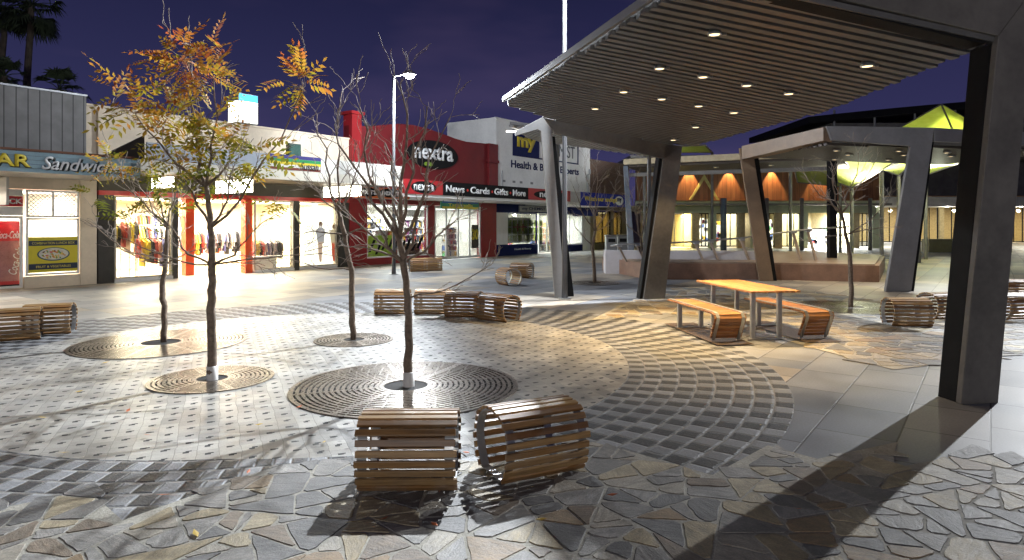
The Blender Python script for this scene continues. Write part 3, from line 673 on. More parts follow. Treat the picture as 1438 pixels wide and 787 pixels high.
# --- newsagency (red)
s0, s1 = s1+.01, fs(697)
t3 = shop('newsagency', 'red newsagency with a curved parapet and black oval nextra sign', s0, s1)
prof = [(s0+.0, 3.2), (s1, 3.2), (s1, 5.9), (fs(680), 5.92), (fs(655), 5.86), (fs(640), 5.93), (fs(620), 6.08), (fs(600), 6.2), (fs(580), 6.25), (fs(560), 6.2), (fs(540), 6.05), (fs(520), 5.9), (fs(503), 5.82), (s0, 5.8)]
M_REDD = mat('red_render', (.15, .007, .010), .65, 0, .15, 1.2, .2)
b = MB(); b.prism([F(s, h, 0) for s, h in prof], -NN*.35); b.build('parapet', M_REDD, t3)
slab(t3, 'parapet_pier', M_RED, s0, s0+.5, 3.3, 6.25, -.36, .18); slab(t3, 'pier_cap', M_RED, s0-.08, s0+.6, 6.253, 6.38, -.45, .27)
slab(t3, 'parapet_pier', M_REDD, s1-.75, s1, 3.3, 5.95, -.37, .12); slab(t3, 'pier_cap', M_REDD, s1-.85, s1+.0, 4.95, 5.1, -.36, .2)
c0, c1 = fs(571), fs(641); cm = (c0+c1)/2
b = MB(); b.prism([F(cm+(c1-c0)/2*math.cos(k*6.2832/48), 5.0+.66*math.sin(k*6.2832/48), .01) for k in range(48)], NN*.09); ov = b.build('oval_sign', M_BLACK, t3)
text('nextra', ov, WHT, F(cm, 5.06, .105), D, Z, wid=(c1-c0)*.78, hgt=.62, bold=.02, ext=.03)
b = MB(); b.prism([F(cm-.4+.3*math.cos(x), 4.53+.1*math.sin(x), .1) for x in [k*.3142 for k in range(20)]], NN*.01); b.build('leaf_emblem', mat('emblem_green', (.2, .32, .03), .5), ov)
a0, a1, a2, a3, a4 = fs(500, 3.01), fs(567, 3), fs(622, 3), fs(742, 3), fs(801, 3)
slab(t3, 'awning', M_WHITE, fs(566, 3)+.02, a4, 2.82, 2.93, .05, 2.96)
OR = mat('fascia_orange_lit', (.65, .13, .02), .4, 0, .08)
# corner section hangs below the neighbour's fascia, orange light put into its colour
of = slab(t3, 'fascia_sign', OR, fs(498, 2.6), fs(566, 2.6)+.3, 2.72, 3.12, 2.58, 2.66)
for cc in (514, 547):
    cs = fs(cc, 2.6); o_ = fdisc(cs, 2.93, .62, .17, 2.662, M_BLACK, 'oval_badge', of); text('nextra', o_, WHT, F(cs, 2.94, 2.67), D, Z, wid=.9, hgt=.2, bold=.02)
rf = slab(t3, 'fascia_sign', mat('fascia_red', (.40, .02, .025), .45, 0, .06), a1+.03, a2-.004, 2.93, 3.5, 2.93, 3.0)
cs = (a1+a2)/2; o_ = fdisc(cs, 3.21, .72, .24, 3.002, M_BLACK, 'oval_badge', rf); text('nextra', o_, WHT, F(cs, 3.22, 3.012), D, Z, wid=1.15, hgt=.3, bold=.02)
bf = slab(t3, 'fascia_sign', M_BLACK, a2, a3, 2.93, 3.5, 2.93, 3.0)
seg = a3-a2
for wd, c, l in (('News', .125, .19), ('Cards', .395, .22), ('Gifts', .645, .17), ('More', .875, .17)):
    text(wd, bf, WHT, F(a2+seg*c, 3.22, 3.003), D, Z, wid=seg*l, hgt=.3, bold=.025)
for c in (.255, .535, .76):
    fdisc(a2+seg*c, 3.2, .06, .06, 3.003, M_REDP, 'dot', bf, 12)
rf2 = slab(t3, 'fascia_sign', MATS['fascia_red'], a3+.004, a4, 2.93, 3.5, 2.93, 3.0)
o_ = fdisc((a3+a4)/2, 3.21, 1.5, .22, 3.002, M_BLACK, 'oval_badge', rf2); text('nextra', o_, WHT, F((a3+a4)/2, 3.22, 3.012), D, Z, wid=2.0, hgt=.28, bold=.02)
slab(t3, 'lintel', M_RED, s0, s1, 2.62, 3.19, -.28, .01)
slab(t3, 'pillar', M_RED, s0, fs(515), 0, 2.618, -.28, .02); slab(t3, 'pillar', M_RED, fs(602), fs(610), 0, 2.618, -.28, .02); slab(t3, 'pillar', M_RED, fs(676), s1-.01, 0, 2.618, -.28, .02)
slab(t3, 'stall_riser', M_RED, fs(515), fs(602), 0, .28, -.28, .0)
pane(t3, fs(515)+.01, fs(602)-.01, .285, 2.61, -.06, M_WHITE, .06, 1)
pane(t3, fs(610)+.01, fs(676)-.01, .03, 2.61, -.06, M_WHITE, .1, 3)
for o_d in [o for o in t3.children if o.name.startswith('window')][-1:]:
    o_d.name = 'door'; b = MB(); sm = (fs(610)+fs(676))/2
    for e_ in (-.12, .12): b.tube([F(sm+e_, .85, .02), F(sm+e_, 1.35, .02)], .018, 8)
    b.build('handle', M_STEEL, o_d)
room(t3, s0+.3, s1-.2, 2.62, 6, M_WALLW, M_TILE, 900, COOL, 4, 6)
# decal along the bottom of the first window
dc = slab(t3, 'window_decal', mat('decal_green', (.28, .42, .03), .5, 0, .25, 2), fs(516)+.08, fs(556), .35, 1.25, -.05, -.04)
b = MB()
for k in range(9):
    x0 = fs(518)+k*.36; y0 = .4+random.random()*.3
    b.prism([F(x0, y0, -.038), F(x0+.14, y0, -.038), F(x0+.42, y0+.5, -.038), F(x0+.28, y0+.52, -.038)], NN*.004)
b.build('decal_stroke', M_BLACK, dc)
sg = slab(t3, 'hanging_sign', mat('sign_green', (.02, .24, .12), .4), fs(618, 1.5), fs(672, 1.5), 2.42, 2.76, 1.5, 1.54)
slab(sg, 'sign_band', mat('band_yellow', (.7, .6, .05), .5), fs(620, 1.5), fs(670, 1.5), 2.44, 2.53, 1.541, 1.546); slab(sg, 'sign_band', mat('band_blue', (.03, .10, .35), .5), fs(620, 1.5), fs(670, 1.5), 2.68, 2.75, 1.541, 1.546)
text('Tattersalls', sg, mat('text_yellow', (.75, .65, .08), .5), F(fs(646, 1.5), 2.605, 1.542), D, Z, wid=1.7, hgt=.14, bold=.01)
for q in (622, 645, 668): slab(sg, 'hanger', M_STEEL, fs(q, 1.5)-.015, fs(q, 1.5)+.015, 2.762, 2.82, 1.51, 1.53)
slab(t3, 'sale_poster', mat('poster_dark', (.05, .04, .03), .5), fs(663), fs(673), .5, 1.7, -.05, -.04)
po = [o for o in t3.children if o.name.startswith('sale_poster')][0]
text('30', po, YEL, F(fs(668), 1.2, -.038), D, Z, wid=.5, hgt=.55, bold=.04)
def shelf(s, o, wd, hg, label, group='shelf units in the shops', lv=5, nx=14):
    t = thing('shelf_unit', label, 'shelf', F(s, .012, o), math.atan2(D.y, D.x), group)
    b = MB(); b.fbox(s-wd/2, s+wd/2, .012, hg, o-.3, o-.27)
    for k in range(lv+1): hh = .05+(hg-.1)*k/lv; b.fbox(s-wd/2, s+wd/2, hh-.015, hh+.015, o-.268, o)
    b.build('shelving', M_WHITE, t)
    b = MB()
    for k in range(lv):
        hh = .05+(hg-.1)*k/lv+.017
        for j in range(nx):
            c = s-wd/2+wd*(j+.5)/nx; a = random.uniform(.5, .92)*wd/nx/2; z = random.uniform(.5, .85)*(hg-.1)/lv
            b.fbox(c-a, c+a, hh, hh+z, o-.2-random.random()*.05, o-.06-random.random()*.06)
    b.build('goods', M_GOODS, t); return t
shelf(fs(535), -1.6, 2.6, 1.9, 'shelf of magazines behind the green window decal of the red shop')
shelf(fs(575), -1.2, 1.8, 1.5, 'low shelf of gifts in the red shop window, right of the street lamp')
shelf(fs(588), -3.5, 2.4, 2.2, 'tall shelf at the back of the red shop, left of its centre post')
shelf(fs(628), -2.2, 1.5, 2.0, 'shelf of cards under the green hanging sign, left of the glass door')
shelf(fs(648), -3.2, 2.2, 2.1, 'shelf of cards seen through the glass door of the red shop')
shelf(fs(664), -1.4, 1.0, 1.6, 'shelf of cards beside the 30 poster')
bx = thing('stock_bench', 'low timber stock bench standing in the red shop window', 'bench', F(fs(588), .012, -.6), math.atan2(D.y, D.x))
slab(bx, 'seat', mat('brown_timber', (.2, .1, .05), .6), fs(578), fs(600), .7, .85, -.8, -.4); slab(bx, 'base', MATS['brown_timber'], fs(579), fs(599), .012, .695, -.75, -.45)

# --- chemist (white)
s0, s1 = s1+.01, fs(829)
t4 = shop('pharmacy', 'white rendered pharmacy with blue health and beauty lettering on its high wall', s0, s1)
M_WR = mat('white_render', (.74, .73, .70), .75, 0, .10, .9, .2)
slab(t4, 'upper_wall', M_WR, s0, s1, 3.1, 7.35, -3.5, -.02); slab(t4, 'parapet_cap', M_WR, s0-.02, s1+.02, 7.353, 7.42, -3.55, .03)
c0, c1 = fs(720), fs(757)
lg = slab(t4, 'logo_panel', M_NAVY, c0, c1, 5.5, 6.95, -.018, .03, .12)
text('my', lg, YEL, F((c0+c1)/2, 6.2, .033), D, Z, wid=(c1-c0)*.72, hgt=.8, bold=.05)
ou = MB(); 
for (u0, u1, h0, h1) in ((c1+.02, fs(812), 6.86, 6.93), (c1+.02, fs(812), 5.5, 5.57), (fs(812)-.07, fs(812), 5.572, 6.858)): ou.fbox(u0, u1, h0, h1, -.018, .02)
lo = ou.build('logo_outline', M_NAVY, t4)
text('CHEMIST', lo, mat('letter_charcoal', (.05, .05, .06), .5), F((c1+fs(812))/2, 6.2, -.017), D, Z, wid=(fs(812)-c1)*.82, hgt=.75)
text('Health & Beauty Experts', lo, M_NAVY, F((fs(718)+fs(813))/2, 4.98, -.017), D, Z, wid=fs(813)-fs(718), hgt=.55, bold=.025)
b = MB(); b.tube([F(fs(824), 3.6, .06), F(fs(824), 4.9, .06), F(fs(827), 5.0, .06), F(fs(827), 5.3, .06)], .07, 8); b.tube([F(fs(704), 3.6, .05), F(fs(704), 4.6, .05)], .05, 8); b.build('downpipe', M_PALEP, t4)
for q in (708, 722, 732, 747): slab(t4, 'vent', M_GREYP, fs(q)-.12, fs(q)+.12, 4.0, 4.12, -.018, .0)
b0, b1 = fs(806, 3), fs(880, 3)
slab(t4, 'awning', M_WHITE, a4+.005, b1, 2.78, 2.9, .03, 2.95)
gs = slab(t4, 'fascia_sign', mat('fascia_grey', (.45, .45, .46), .4), a4+.006, b0+.7, 2.9, 3.48, 2.93, 3.0)
bs = slab(t4, 'fascia_sign', mat('fascia_blue', (.02, .035, .33), .7, 0, .08, 6, 0, .2), b0+.71, b1, 2.75, 3.5, 2.93, 3.0)
text('Watch our savings!', bs, YEL, F(b0+.8+(b1-b0)*.36, 3.13, 3.003), D, Z, wid=(b1-b0)*.62, hgt=.36, bold=.03)
o_ = fdisc(b1-1.0, 3.13, .55, .28, 3.003, WHT, 'badge', bs); text('my', o_, M_NAVY, F(b1-1.0, 3.14, 3.009), D, Z, wid=.55, hgt=.3, bold=.03)
slab(t4, 'shopfront_header', M_NAVY, s0+.01, s1-.02, 2.35, 3.095, -.28, .01)
hb = slab(t4, 'header_sign', M_PALEP, fs(728), fs(768), 2.42, 2.75, .012, .10); text('my CHEMIST', hb, M_NAVY, F(fs(748), 2.58, .102), D, Z, wid=(fs(768)-fs(728))*.8, hgt=.2, bold=.01)
slab(t4, 'pillar', M_WHITE, s0+.01, fs(713), .62, 2.345, -.28, .01); slab(t4, 'pillar_base', M_NAVY, s0+.01, fs(713), 0, .617, -.28, .02)
slab(t4, 'stall_riser', M_NAVY, fs(713)+.01, fs(755), 0, .55, -.2, .02); rs = [o for o in t4.children if o.name.startswith('stall_riser')][0]
text('Health & Beauty', rs, WHT, F(fs(734), .32, .022), D, Z, wid=1.6, hgt=.12)
pane(t4, fs(713)+.02, fs(755)-.02, .555, 2.34, -.05, M_NAVY, .05)
pane(t4, fs(757), fs(780), .03, 2.34, -.05, M_WHITE, .07, 1); pane(t4, fs(781), fs(818), .4, 2.34, -.05, M_WHITE, .07, 1)
slab(t4, 'stall_riser', M_NAVY, fs(781), fs(818), 0, .395, -.2, .02); slab(t4, 'pillar', M_WHITE, fs(818)+.01, s1-.02, 0, 2.345, -.28, .01)
room(t4, s0+.2, s1-.2, 2.5, 5, M_WALLW, M_TILE, 1100, COOL, 4, 7)
pp = slab(t4, 'window_display', mat('display_back', (.75, .76, .7), .5), fs(716), fs(752), .65, 2.1, -.35, -.3)
slab(pp, 'sale_banner', mat('banner_red', (.5, .03, .06), .5), fs(726), fs(746), 1.3, 1.75, -.298, -.29)
b = MB()
for k in range(7):
    for j in range(3): c = fs(718)+k*.52; b.fbox(c, c+.3, .75+j*.42, 1.1+j*.42, -.28, -.2)
b.build('bottle_row', mat('goods_lime', (.35, .45, .05), .4), pp)
shelf(fs(795), -1.6, 2.6, 1.9, 'shelf of boxes in the pharmacy window right of the pale shelter column')
shelf(fs(767), -3.0, 1.8, 2.0, 'shelf of boxes seen through the pharmacy door')

# --- dark brick shop at the end of the row
s0, s1 = s1+.01, fs(884)
t5 = shop('brick_shop', 'dark brown brick shop at the end of the row beyond the pharmacy', s0, s1)
def brick_mat(name, c1, c2):
    b = NB(name); p = b.pos(); sx = b.n('SeparateXYZ', {0: p}); u = b.ma('ADD', b.ma('MULTIPLY', sx.outputs[0], D.x), b.ma('MULTIPLY', sx.outputs[1], D.y))
    uv = b.n('CombineXYZ', {0: u, 1: sx.outputs[2]})
    br = b.n('TexBrick', {'Vector': uv.outputs[0], 'Color1': c1, 'Color2': c2, 'Mortar': (.2, .18, .16), 'Scale': 1.0, 'Mortar Size': .012, 'Brick Width': .24, 'Row Height': .085})
    b.bsdf(br.outputs[0], .85, 0, b.bump(br.outputs[1], .01, -.5)); return b.m
slab(t5, 'upper_wall', brick_mat('brown_brick', (.11, .05, .03), (.16, .075, .045)), s0, s1, 2.8, 6.0, -4, -.02)
slab(t5, 'awning', M_OLIVE, s0, s1+2, 2.6, 2.9, .01, 2.4)
slab(t5, 'pillar', mat('sand_render', (.4, .33, .2), .7), s0, s0+.6, 0, 2.6, -.3, 0); slab(t5, 'pillar', MATS['sand_render'], s1-1.2, s1, 0, 2.6, -.3, 0); slab(t5, 'pillar', MATS['sand_render'], (s0+s1)/2, (s0+s1)/2+.4, 0, 2.6, -.3, 0)
pane(t5, s0+.61, (s0+s1)/2-.01, .4, 2.58, -.06, M_BLACK, .08, 1); pane(t5, (s0+s1)/2+.41, s1-1.21, .4, 2.58, -.06, M_BLACK, .08, 1)
slab(t5, 'stall_riser', M_OLIVE, s0+.61, (s0+s1)/2-.01, 0, .395, -.25, 0); slab(t5, 'stall_riser', M_OLIVE, (s0+s1)/2+.41, s1-1.21, 0, .395, -.25, 0)
room(t5, s0+.3, s1-.3, 2.58, 4, mat('ochre_wall', (.4, .28, .08), .7), M_TILE, 90, (1, .8, .4), 3, 2.5)
hs = slab(t5, 'hanging_sign', M_NAVY, fs(800, 1.2)+1.5, fs(800, 1.2)+1.6, 2.2, 2.58, .5, 2.2)

# ------------------------------------------------------------------ timber-fronted arcade facing down the mall
YB = 46.0
def P(x, y, z): return Vector((x, y, z))
def bbox(parent, name, m, x0, x1, y0, y1, z0, z1, bevel=0):
    b = MB(); b.box(((x0+x1)/2, (y0+y1)/2, (z0+z1)/2), (x1-x0, y1-y0, z1-z0)); return b.build(name, m, parent, bevel=bevel)
def timber_board():
    b = NB('timber_cladding'); p = b.pos(); sx = b.n('SeparateXYZ', {0: p}); u = b.ma('DIVIDE', sx.outputs[0], .32); cid = b.ma('FLOOR', u); f = b.ma('FRACT', u)
    wn = b.white(cid, 1.0).outputs[0]; mpn = b.n('Mapping', {'Vector': p, 'Scale': (6, 1, .7)})
    g = b.noise(mpn.outputs[0], 1.5, 5); c = b.mix(wn, (.17, .065, .025), (.24, .10, .04)); c = b.mix(1, c, b.ramp(g, [(.3, (.7,)*3), (.7, (1.2,)*3)]), 'MULTIPLY')
    c = b.mix(b.ma('LESS_THAN', f, .06), c, (.04, .02, .01)); b.bsdf(c, .55); return b.m
M_TB = timber_board()
xa, xb = at(893, 0, YB).x, at(1232, 0, YB).x
t6 = thing('arcade_building', 'arcade fronted by a timber clad band washed by warm downlights', 'building', P((xa+xb)/2, YB, 0))
bbox(t6, 'timber_band', M_TB, xa, xb, YB-.3, YB+.2, 3.35, 6.3); bbox(t6, 'roof', M_CHAR, xa-.5, xb+.5, YB-.6, YB+9, 6.303, 6.5)
LGR = mat('pale_green_render', (.42, .47, .32), .7, 0, .08)
bbox(t6, 'header', LGR, xa, xb, YB+.22, YB+.5, 2.5, 3.348); bbox(t6, 'awning_edge', M_CHAR, xa, xb, YB-1.8, YB-.32, 3.0, 3.12)
for k, xp in enumerate((905, 930, 976, 1000, 1040, 1060, 1092, 1128, 1200, 1228)):
    x = at(xp, 0, YB+.3).x; bbox(t6, 'pier', LGR if k % 2 else mat('sand_pier', (.45, .36, .2), .7), x-.25, x+.25, YB+.1, YB+.5, 0, 2.5)
def wpane(parent, x0, x1, y, z0, z1, fm, mull=1):
    b = MB()
    for (u0, u1, v0, v1) in ((x0, x1, z0, z0+.07), (x0, x1, z1-.07, z1), (x0, x0+.07, z0+.07, z1-.07), (x1-.07, x1, z0+.07, z1-.07)): b.box(((u0+u1)/2, y, (v0+v1)/2), (u1-u0, .08, v1-v0))
    for k in range(mull): c = x0+(x1-x0)*(k+1)/(mull+1); b.box((c, y, (z0+z1)/2), (.06, .07, z1-z0-.14))
    f = b.build('window', fm, parent); b = MB(); b.box(((x0+x1)/2, y, (z0+z1)/2), (x1-x0-.14, .01, z1-z0-.14)); b.build('pane', M_GLASS, f)
for a, c in ((907, 928), (932, 974), (978, 998), (1002, 1038), (1062, 1090), (1094, 1126), (1202, 1226)):
    wpane(t6, at(a, 0, YB+.3).x+.1, at(c, 0, YB+.3).x-.1, YB+.3, .1, 2.48, M_BLACK if a not in (932,) else M_WHITE, 2)
b = MB(); x0, x1 = xa, xb
b.poly([P(x0, YB+7, 0), P(x1, YB+7, 0), P(x1, YB+7, 2.9), P(x0, YB+7, 2.9)]); b.poly([P(x0, YB+.5, 2.49), P(x1, YB+.5, 2.49), P(x1, YB+7, 2.9), P(x0, YB+7, 2.9)])
for xp in (905, 976, 1040, 1060, 1128, 1200): x = at(xp, 0, YB+.3).x; b.poly([P(x, YB+.5, 0), P(x, YB+7, 0), P(x, YB+7, 2.9), P(x, YB+.5, 2.49)])
b.build('interior_wall', mat('arcade_wall', (.6, .52, .34), .7), t6)
def spotl(x, y, z, tx, ty, tz, pw, col, ang, size=.05): return lamp('wall_washer', 'SPOT', (x, y, z), pw, col, None, size, R(ang), (tx, ty, tz), .35)
for xp in (966, 1021, 1081, 1146):
    x = at(xp, 0, YB).x
    f = bbox(t6, 'wall_washer', M_BLACK, x-.1, x+.1, YB-.75, YB-.32, 5.95, 6.1); spotl(x, YB-.62, 5.9, x, YB-.44, 3.3, 1300, (1, .62, .27), 58)
for xp, pw, col in ((940, 300, (1, .85, .4)), (958, 300, (1, .85, .4)), (988, 60, COOL), (1020, 90, (1, 1, .9)), (1076, 120, (1, 1, .75)), (1110, 180, (1, 1, .8)), (1160, 700, (.95, 1, 1)), (1185, 700, (.95, 1, 1)), (1215, 160, (1, .95, .8))):
    x = at(xp, 0, YB+2).x; area('arcade_lamp', (x, YB+2.5, 2.45), 1.5, 2.5, pw*2, col, (0, 0, 0))
# triangular gable frames on the band, their yellow light put into the colour
for xp in (989,):
    x = at(xp, 0, YB-.4).x; b = MB(); 
    for sg in (-1, 1): b.prism([P(x+sg*1.05, YB-.34, 3.4), P(x+sg*.88, YB-.34, 3.4), P(x-sg*.02, YB-.34, 4.85), P(x, YB-.34, 5.2)], (0, -.08, 0))
    b.build('gable_trim', mat('gable_lit_yellow', (.45, .42, .14), .6), t6)
for k, xp in enumerate((1016, 1077, 1126, 1222)):
    y = YB-3.5; x = at(xp, 0, y).x; b = MB(); b.tube([P(x, y, 0), P(x, y, 3.4)], .2 if k == 0 else .12, 12)
    t = tag(b.build('verandah_post', mat('bluegrey_post', (.10, .13, .17), .5) if k == 0 else M_CHAR, None, True), ['thick blue-grey round post in front of the timber arcade', 'thin dark post in front of the arcade, right of the brown leaning column', 'thin dark post left of the white glowing arcade entrance', 'thin dark post right of the white glowing arcade entrance'][k], 'post', 'posts in front of the arcade')
shelf_m = MATS['brown_timber']
for k, (xp, pw) in enumerate(((985, 1.6), (1020, 2.0), (1076, 1.5), (1110, 2.2), (1150, 2.0), (1180, 1.6))):
    y = YB+4.5; x = at(xp, 0, y).x; hh = random.uniform(1.3, 2.1)
    t = thing('shelf_unit', 'display shelf inside the arcade, %s' % ['beside the yellow lit window', 'behind the thick blue-grey post', 'right of the brown leaning column', 'left of the white glowing entrance', 'in the white glowing entrance', 'at the right of the white glowing entrance'][k], 'shelf', P(x, y, 0), 0, 'display shelves inside the arcade')
    bbox(t, 'shelving', M_WHITE, x-pw/2, x+pw/2, y, y+.4, 0, hh); b = MB()
    for j in range(24): c = x-pw/2+random.random()*pw; z = random.random()*hh; b.box((c, y-.05, z+.12), (random.uniform(.15, .4), .08, .25))
    b.build('goods', M_GOODS, t)
# white lit inner hall for the bright entrance is the arcade itself; block at far right
xa2, xb2 = xb+.6, at(1900, 0, 58).x
t7 = thing('low_arcade', 'long low shop row with a pale verandah far behind the shelter at right', 'building', P((xa2+xb2)/2, 58, 0))
bbox(t7, 'roof', M_CHAR, xa2, xb2, 56, 68, 4.1, 7.0); bbox(t7, 'verandah', M_PALEP, xa2-4, xb2, 52.5, 55.98, 3.1, 3.9)
b = MB(); b.poly([P(xa2, 64, 0), P(xb2, 64, 0), P(xb2, 64, 3.3), P(xa2, 64, 3.3)]); b.poly([P(xa2, 57, 3.3), P(xb2, 57, 3.3), P(xb2, 64, 3.3), P(xa2, 64, 3.3)]); b.build('interior_wall', mat('ochre_wall2', (.5, .36, .16), .7), t7)
k = 0; x = xa2
while x < xb2-2:
    bbox(t7, 'pier', [M_CHAR, MATS['sand_pier'], LGR][k % 3], x, x+.4, 56.8, 57.2, 0, 3.3); wpane(t7, x+.42, x+2.7, 57, .1, 3.28, M_BLACK, 2); x += 2.72; k += 1
for k in range(9):
    x = xa2+2+k*3.4; area('arcade_lamp', (x, 60, 3.2), 2.5, 3, [350, 160, 500, 120, 260, 60, 300, 200, 100][k], [(1, .8, .4), (1, .95, .8), (1, 1, 1)][k % 3], (0, 0, 0))
for k in range(5):
    x = xa2+3+k*6; lamp('verandah_fill', 'POINT', (x, 53, 2.9), 420, (1, .95, .75), None, .15)  # points without fittings, added to light the far paving
LP = mat('orange_lit_beam', (.6, .28, .06), .6); bbox(t7, 'lit_beam', LP, xa2-3, xb2, 55.9, 56.0, 3.95, 4.1)  # orange light on the strip is put into the beam's colour
# low wall
tag(bbox(None, 'low_wall', mat('olive_stone', (.14, .13, .08), .8, 0, .15, 3, .3), at(1297, 0, 40).x, at(1350, 0, 40).x, 39.5, 40.2, 0, .8), 'low dark olive wall out on the far paving at right', 'wall')

# ------------------------------------------------------------------ terrace with leaning rail posts
M_TERR = mat('brown_stone', (.22, .125, .085), .55, 0, .22, 2.5, .3)
fp = [(3.4, 24.5), (4.3, 20.7), (8.2, 20.5), (11.1, 19.7), (14.6, 25.5), (13.5, 29), (4.2, 29)]
b = MB(); b.prism([(x, y, 0) for x, y in fp], (0, 0, .5)); o = b.build('terrace', M_TERR); tag(o, kind='structure')
b = MB(); b.prism([(x*.985+.12, y*.985+.45, .502) for x, y in fp], (0, 0, .03)); tag(b.build('terrace_paving', mat('terrace_paving', (.25, .18, .13), .5, 0, .15, 2)), kind='structure')
pl = MB(); pl.prism([at(858, 0, 23.2)*1 if 0 else P(3.3, 23.0, 0), P(8.3, 22.2, 0), P(8.3, 22.7, 0), P(3.3, 23.5, 0)], (0, 0, .82)); tag(pl.build('plinth_wall', mat('pale_stone', (.5, .48, .5), .6, 0, .1, 2)), 'pale low plinth wall along the terrace under the handrail', 'wall')
rl = thing('handrail', 'long steel handrail on leaning timber-faced posts along the terrace', 'handrail', P(7, 22, .5))
rp = []
for xp, yb, yt in ((877, 378, 347), (903, 376, 346), (938, 375, 345), (985, 373, 343), (1006, 371, 341), (1049, 371, 338), (1122, 366, 328), (1143, 363, 326)):
    d = 21.9+(xp-1000)*.0009; pb = at(xp+3, yb, d); pb.z = .5; pt = at(xp-8, yt, d); rp.append(pt)
    b = MB(); q = Vector((.035, 0, 0)); e_ = Vector((0, .05, 0)); 
    b.hexa([pb-q-e_, pb+q-e_, pb+q+e_, pb-q+e_, pt-q-e_, pt+q-e_, pt+q+e_, pt-q+e_]); b.build('post', mat('rail_post', (.42, .34, .27), .5, .2), rl)
    b = MB(); b.box(pt+Vector((.02, 0, .03)), (.16, .14, .06)); b.build('bracket', M_STEEL, rl)
rp = [at(858, 349, 22)]+rp+[at(1192, 322, 22.1)]
b = MB(); b.tube([p+Vector((0, 0, .08)) for p in rp], .03, 8); b.build('rail', M_STEEL, rl, True)

# ------------------------------------------------------------------ shelters (slatted canopies)
A_ = Vector((-.154, .988, 0)); B_ = Vector((.988, .154, 0))
M_SLAT = mat('slat_bronze', (.128, .128, .130), .45, .25, .15, 4)
def clip(poly, p, d):
    ts = []
    for k in range(len(poly)):
        a, c = Vector(poly[k]).to_2d(), Vector(poly[(k+1) % len(poly)]).to_2d(); e_ = c-a; den = d.x*e_.y-d.y*e_.x
        if abs(den) < 1e-9: continue
        t = ((a.x-p.x)*e_.y-(a.y-p.y)*e_.x)/den; u = ((a.x-p.x)*d.y-(a.y-p.y)*d.x)/den
        if 0 <= u <= 1: ts.append(t)
    return (min(ts), max(ts)) if len(ts) > 1 else None
def canopy(parent, poly, hf, bdir, pitch=.185, sw=.135, sd=.05, m=M_SLAT, mroof=M_CHAR, jag=.0):
    bdir = Vector((bdir[0], bdir[1], 0)).normalized(); adir = Vector((-bdir.y, bdir.x, 0)); c = sum((Vector((*q, 0)) for q in poly), Vector())/len(poly)
    lo = min((Vector((*q, 0))-c).dot(adir) for q in poly); hi = max((Vector((*q, 0))-c).dot(adir) for q in poly)
    b = MB(); k = lo+.08
    while k < hi-.05:
        p = c+adir*k; r_ = clip([Vector((*q, 0)) for q in poly], p.to_2d(), bdir.to_2d())
        if r_ and r_[1]-r_[0] > .2:
            e0, e1 = p+bdir*(r_[0]-random.uniform(0, jag)), p+bdir*(r_[1]+random.uniform(0, jag)); w2 = adir*sw/2
            f = lambda q, z: Vector((q.x, q.y, hf(q.x, q.y)+z))
            b.hexa([f(e0-w2*.8, 0), f(e1-w2*.8, 0), f(e1+w2*.8, 0), f(e0+w2*.8, 0), f(e0-w2, sd), f(e1-w2, sd), f(e1+w2, sd), f(e0+w2, sd)])
        k += pitch
    b.build('slats', m, parent)
    b = MB(); b.prism([(x, y, hf(x, y)+sd+.012) for x, y in poly], (0, 0, .07)); return b.build('roof_sheet', mroof, parent)
def vprism(pts, vec, name, m, parent, bevel=.008):
    b = MB(); b.prism(pts, vec); return b.build(name, m, parent, bevel=bevel)
def downlight(parent, p, power, col=(1, .72, .38), ang=120, size=.05, strength=3.0):
    b = MB(); b.lathe([(.0, .045), (.055, .045), (.075, .0), (.078, -.035), (.07, -.035), (.066, -.01), (.0, -.01)], p, 20); fx = b.build('downlight', M_STEEL, parent, True)
    b = MB(); b.lathe([(.0, -.016), (.058, -.016), (.058, -.03), (.0, -.03)], p, 20); b.build('lens', emit('downlight_lens', (1, .74, .40), strength), fx)
    b = MB(); b.box(Vector(p)+Vector((.12, .02, -.01)), (.05, .03, .04)); b.build('clip', M_STEEL, fx)
    if power: lamp('downlight_lamp', 'SPOT', Vector(p)-Z*.06, power, col, None, size, R(ang), Vector(p)-Z*3, .5)

sh = thing('slatted_shelter', 'big angular shelter with a slatted soffit of downlights over the picnic table', 'shelter', (3.2, 10.5, 0))
hf = lambda x, y: 3.62+.15*(5.635-.122*y-x)*.99
poly = [(1.78, 6.05), (4.83, 6.6), (4.88, 10.2), (4.17, 14.9), (3.6, 15.3), (1.04, 14.5), (-.1, 13.46)]
canopy(sh, poly, hf, B_, jag=.06)
b = MB(); e0, e1 = Vector((1.74, 6.05, 0)), Vector((-.16, 13.46, 0)); q = Vector((-.05, -.01, 0))
lo = [Vector((p.x, p.y, hf(p.x, p.y)+.055)) for p in (e0, e1)]; b.hexa([lo[0]+q, lo[0], lo[1], lo[1]+q, lo[0]+q+Z*.1, lo[0]+Z*.1, lo[1]+Z*.1, lo[1]+q+Z*.1]); b.build('edge_trim', M_GREYP, sh)
# near portal: leaning column and deep beam
f0 = Vector((4.44, 6.44, 0)); u = lambda du, h: f0+B_*du+Z*h
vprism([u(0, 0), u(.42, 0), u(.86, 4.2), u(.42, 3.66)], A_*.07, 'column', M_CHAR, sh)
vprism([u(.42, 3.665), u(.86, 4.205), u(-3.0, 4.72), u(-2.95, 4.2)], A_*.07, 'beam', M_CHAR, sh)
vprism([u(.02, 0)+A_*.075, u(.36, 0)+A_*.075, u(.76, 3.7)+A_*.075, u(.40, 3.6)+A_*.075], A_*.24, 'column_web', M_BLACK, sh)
vprism([u(.34, 3.6)+A_*.075, u(.76, 4.1)+A_*.075, u(-2.9, 4.62)+A_*.075, u(-2.9, 4.13)+A_*.075], A_*.22, 'beam_web', M_BLACK, sh)
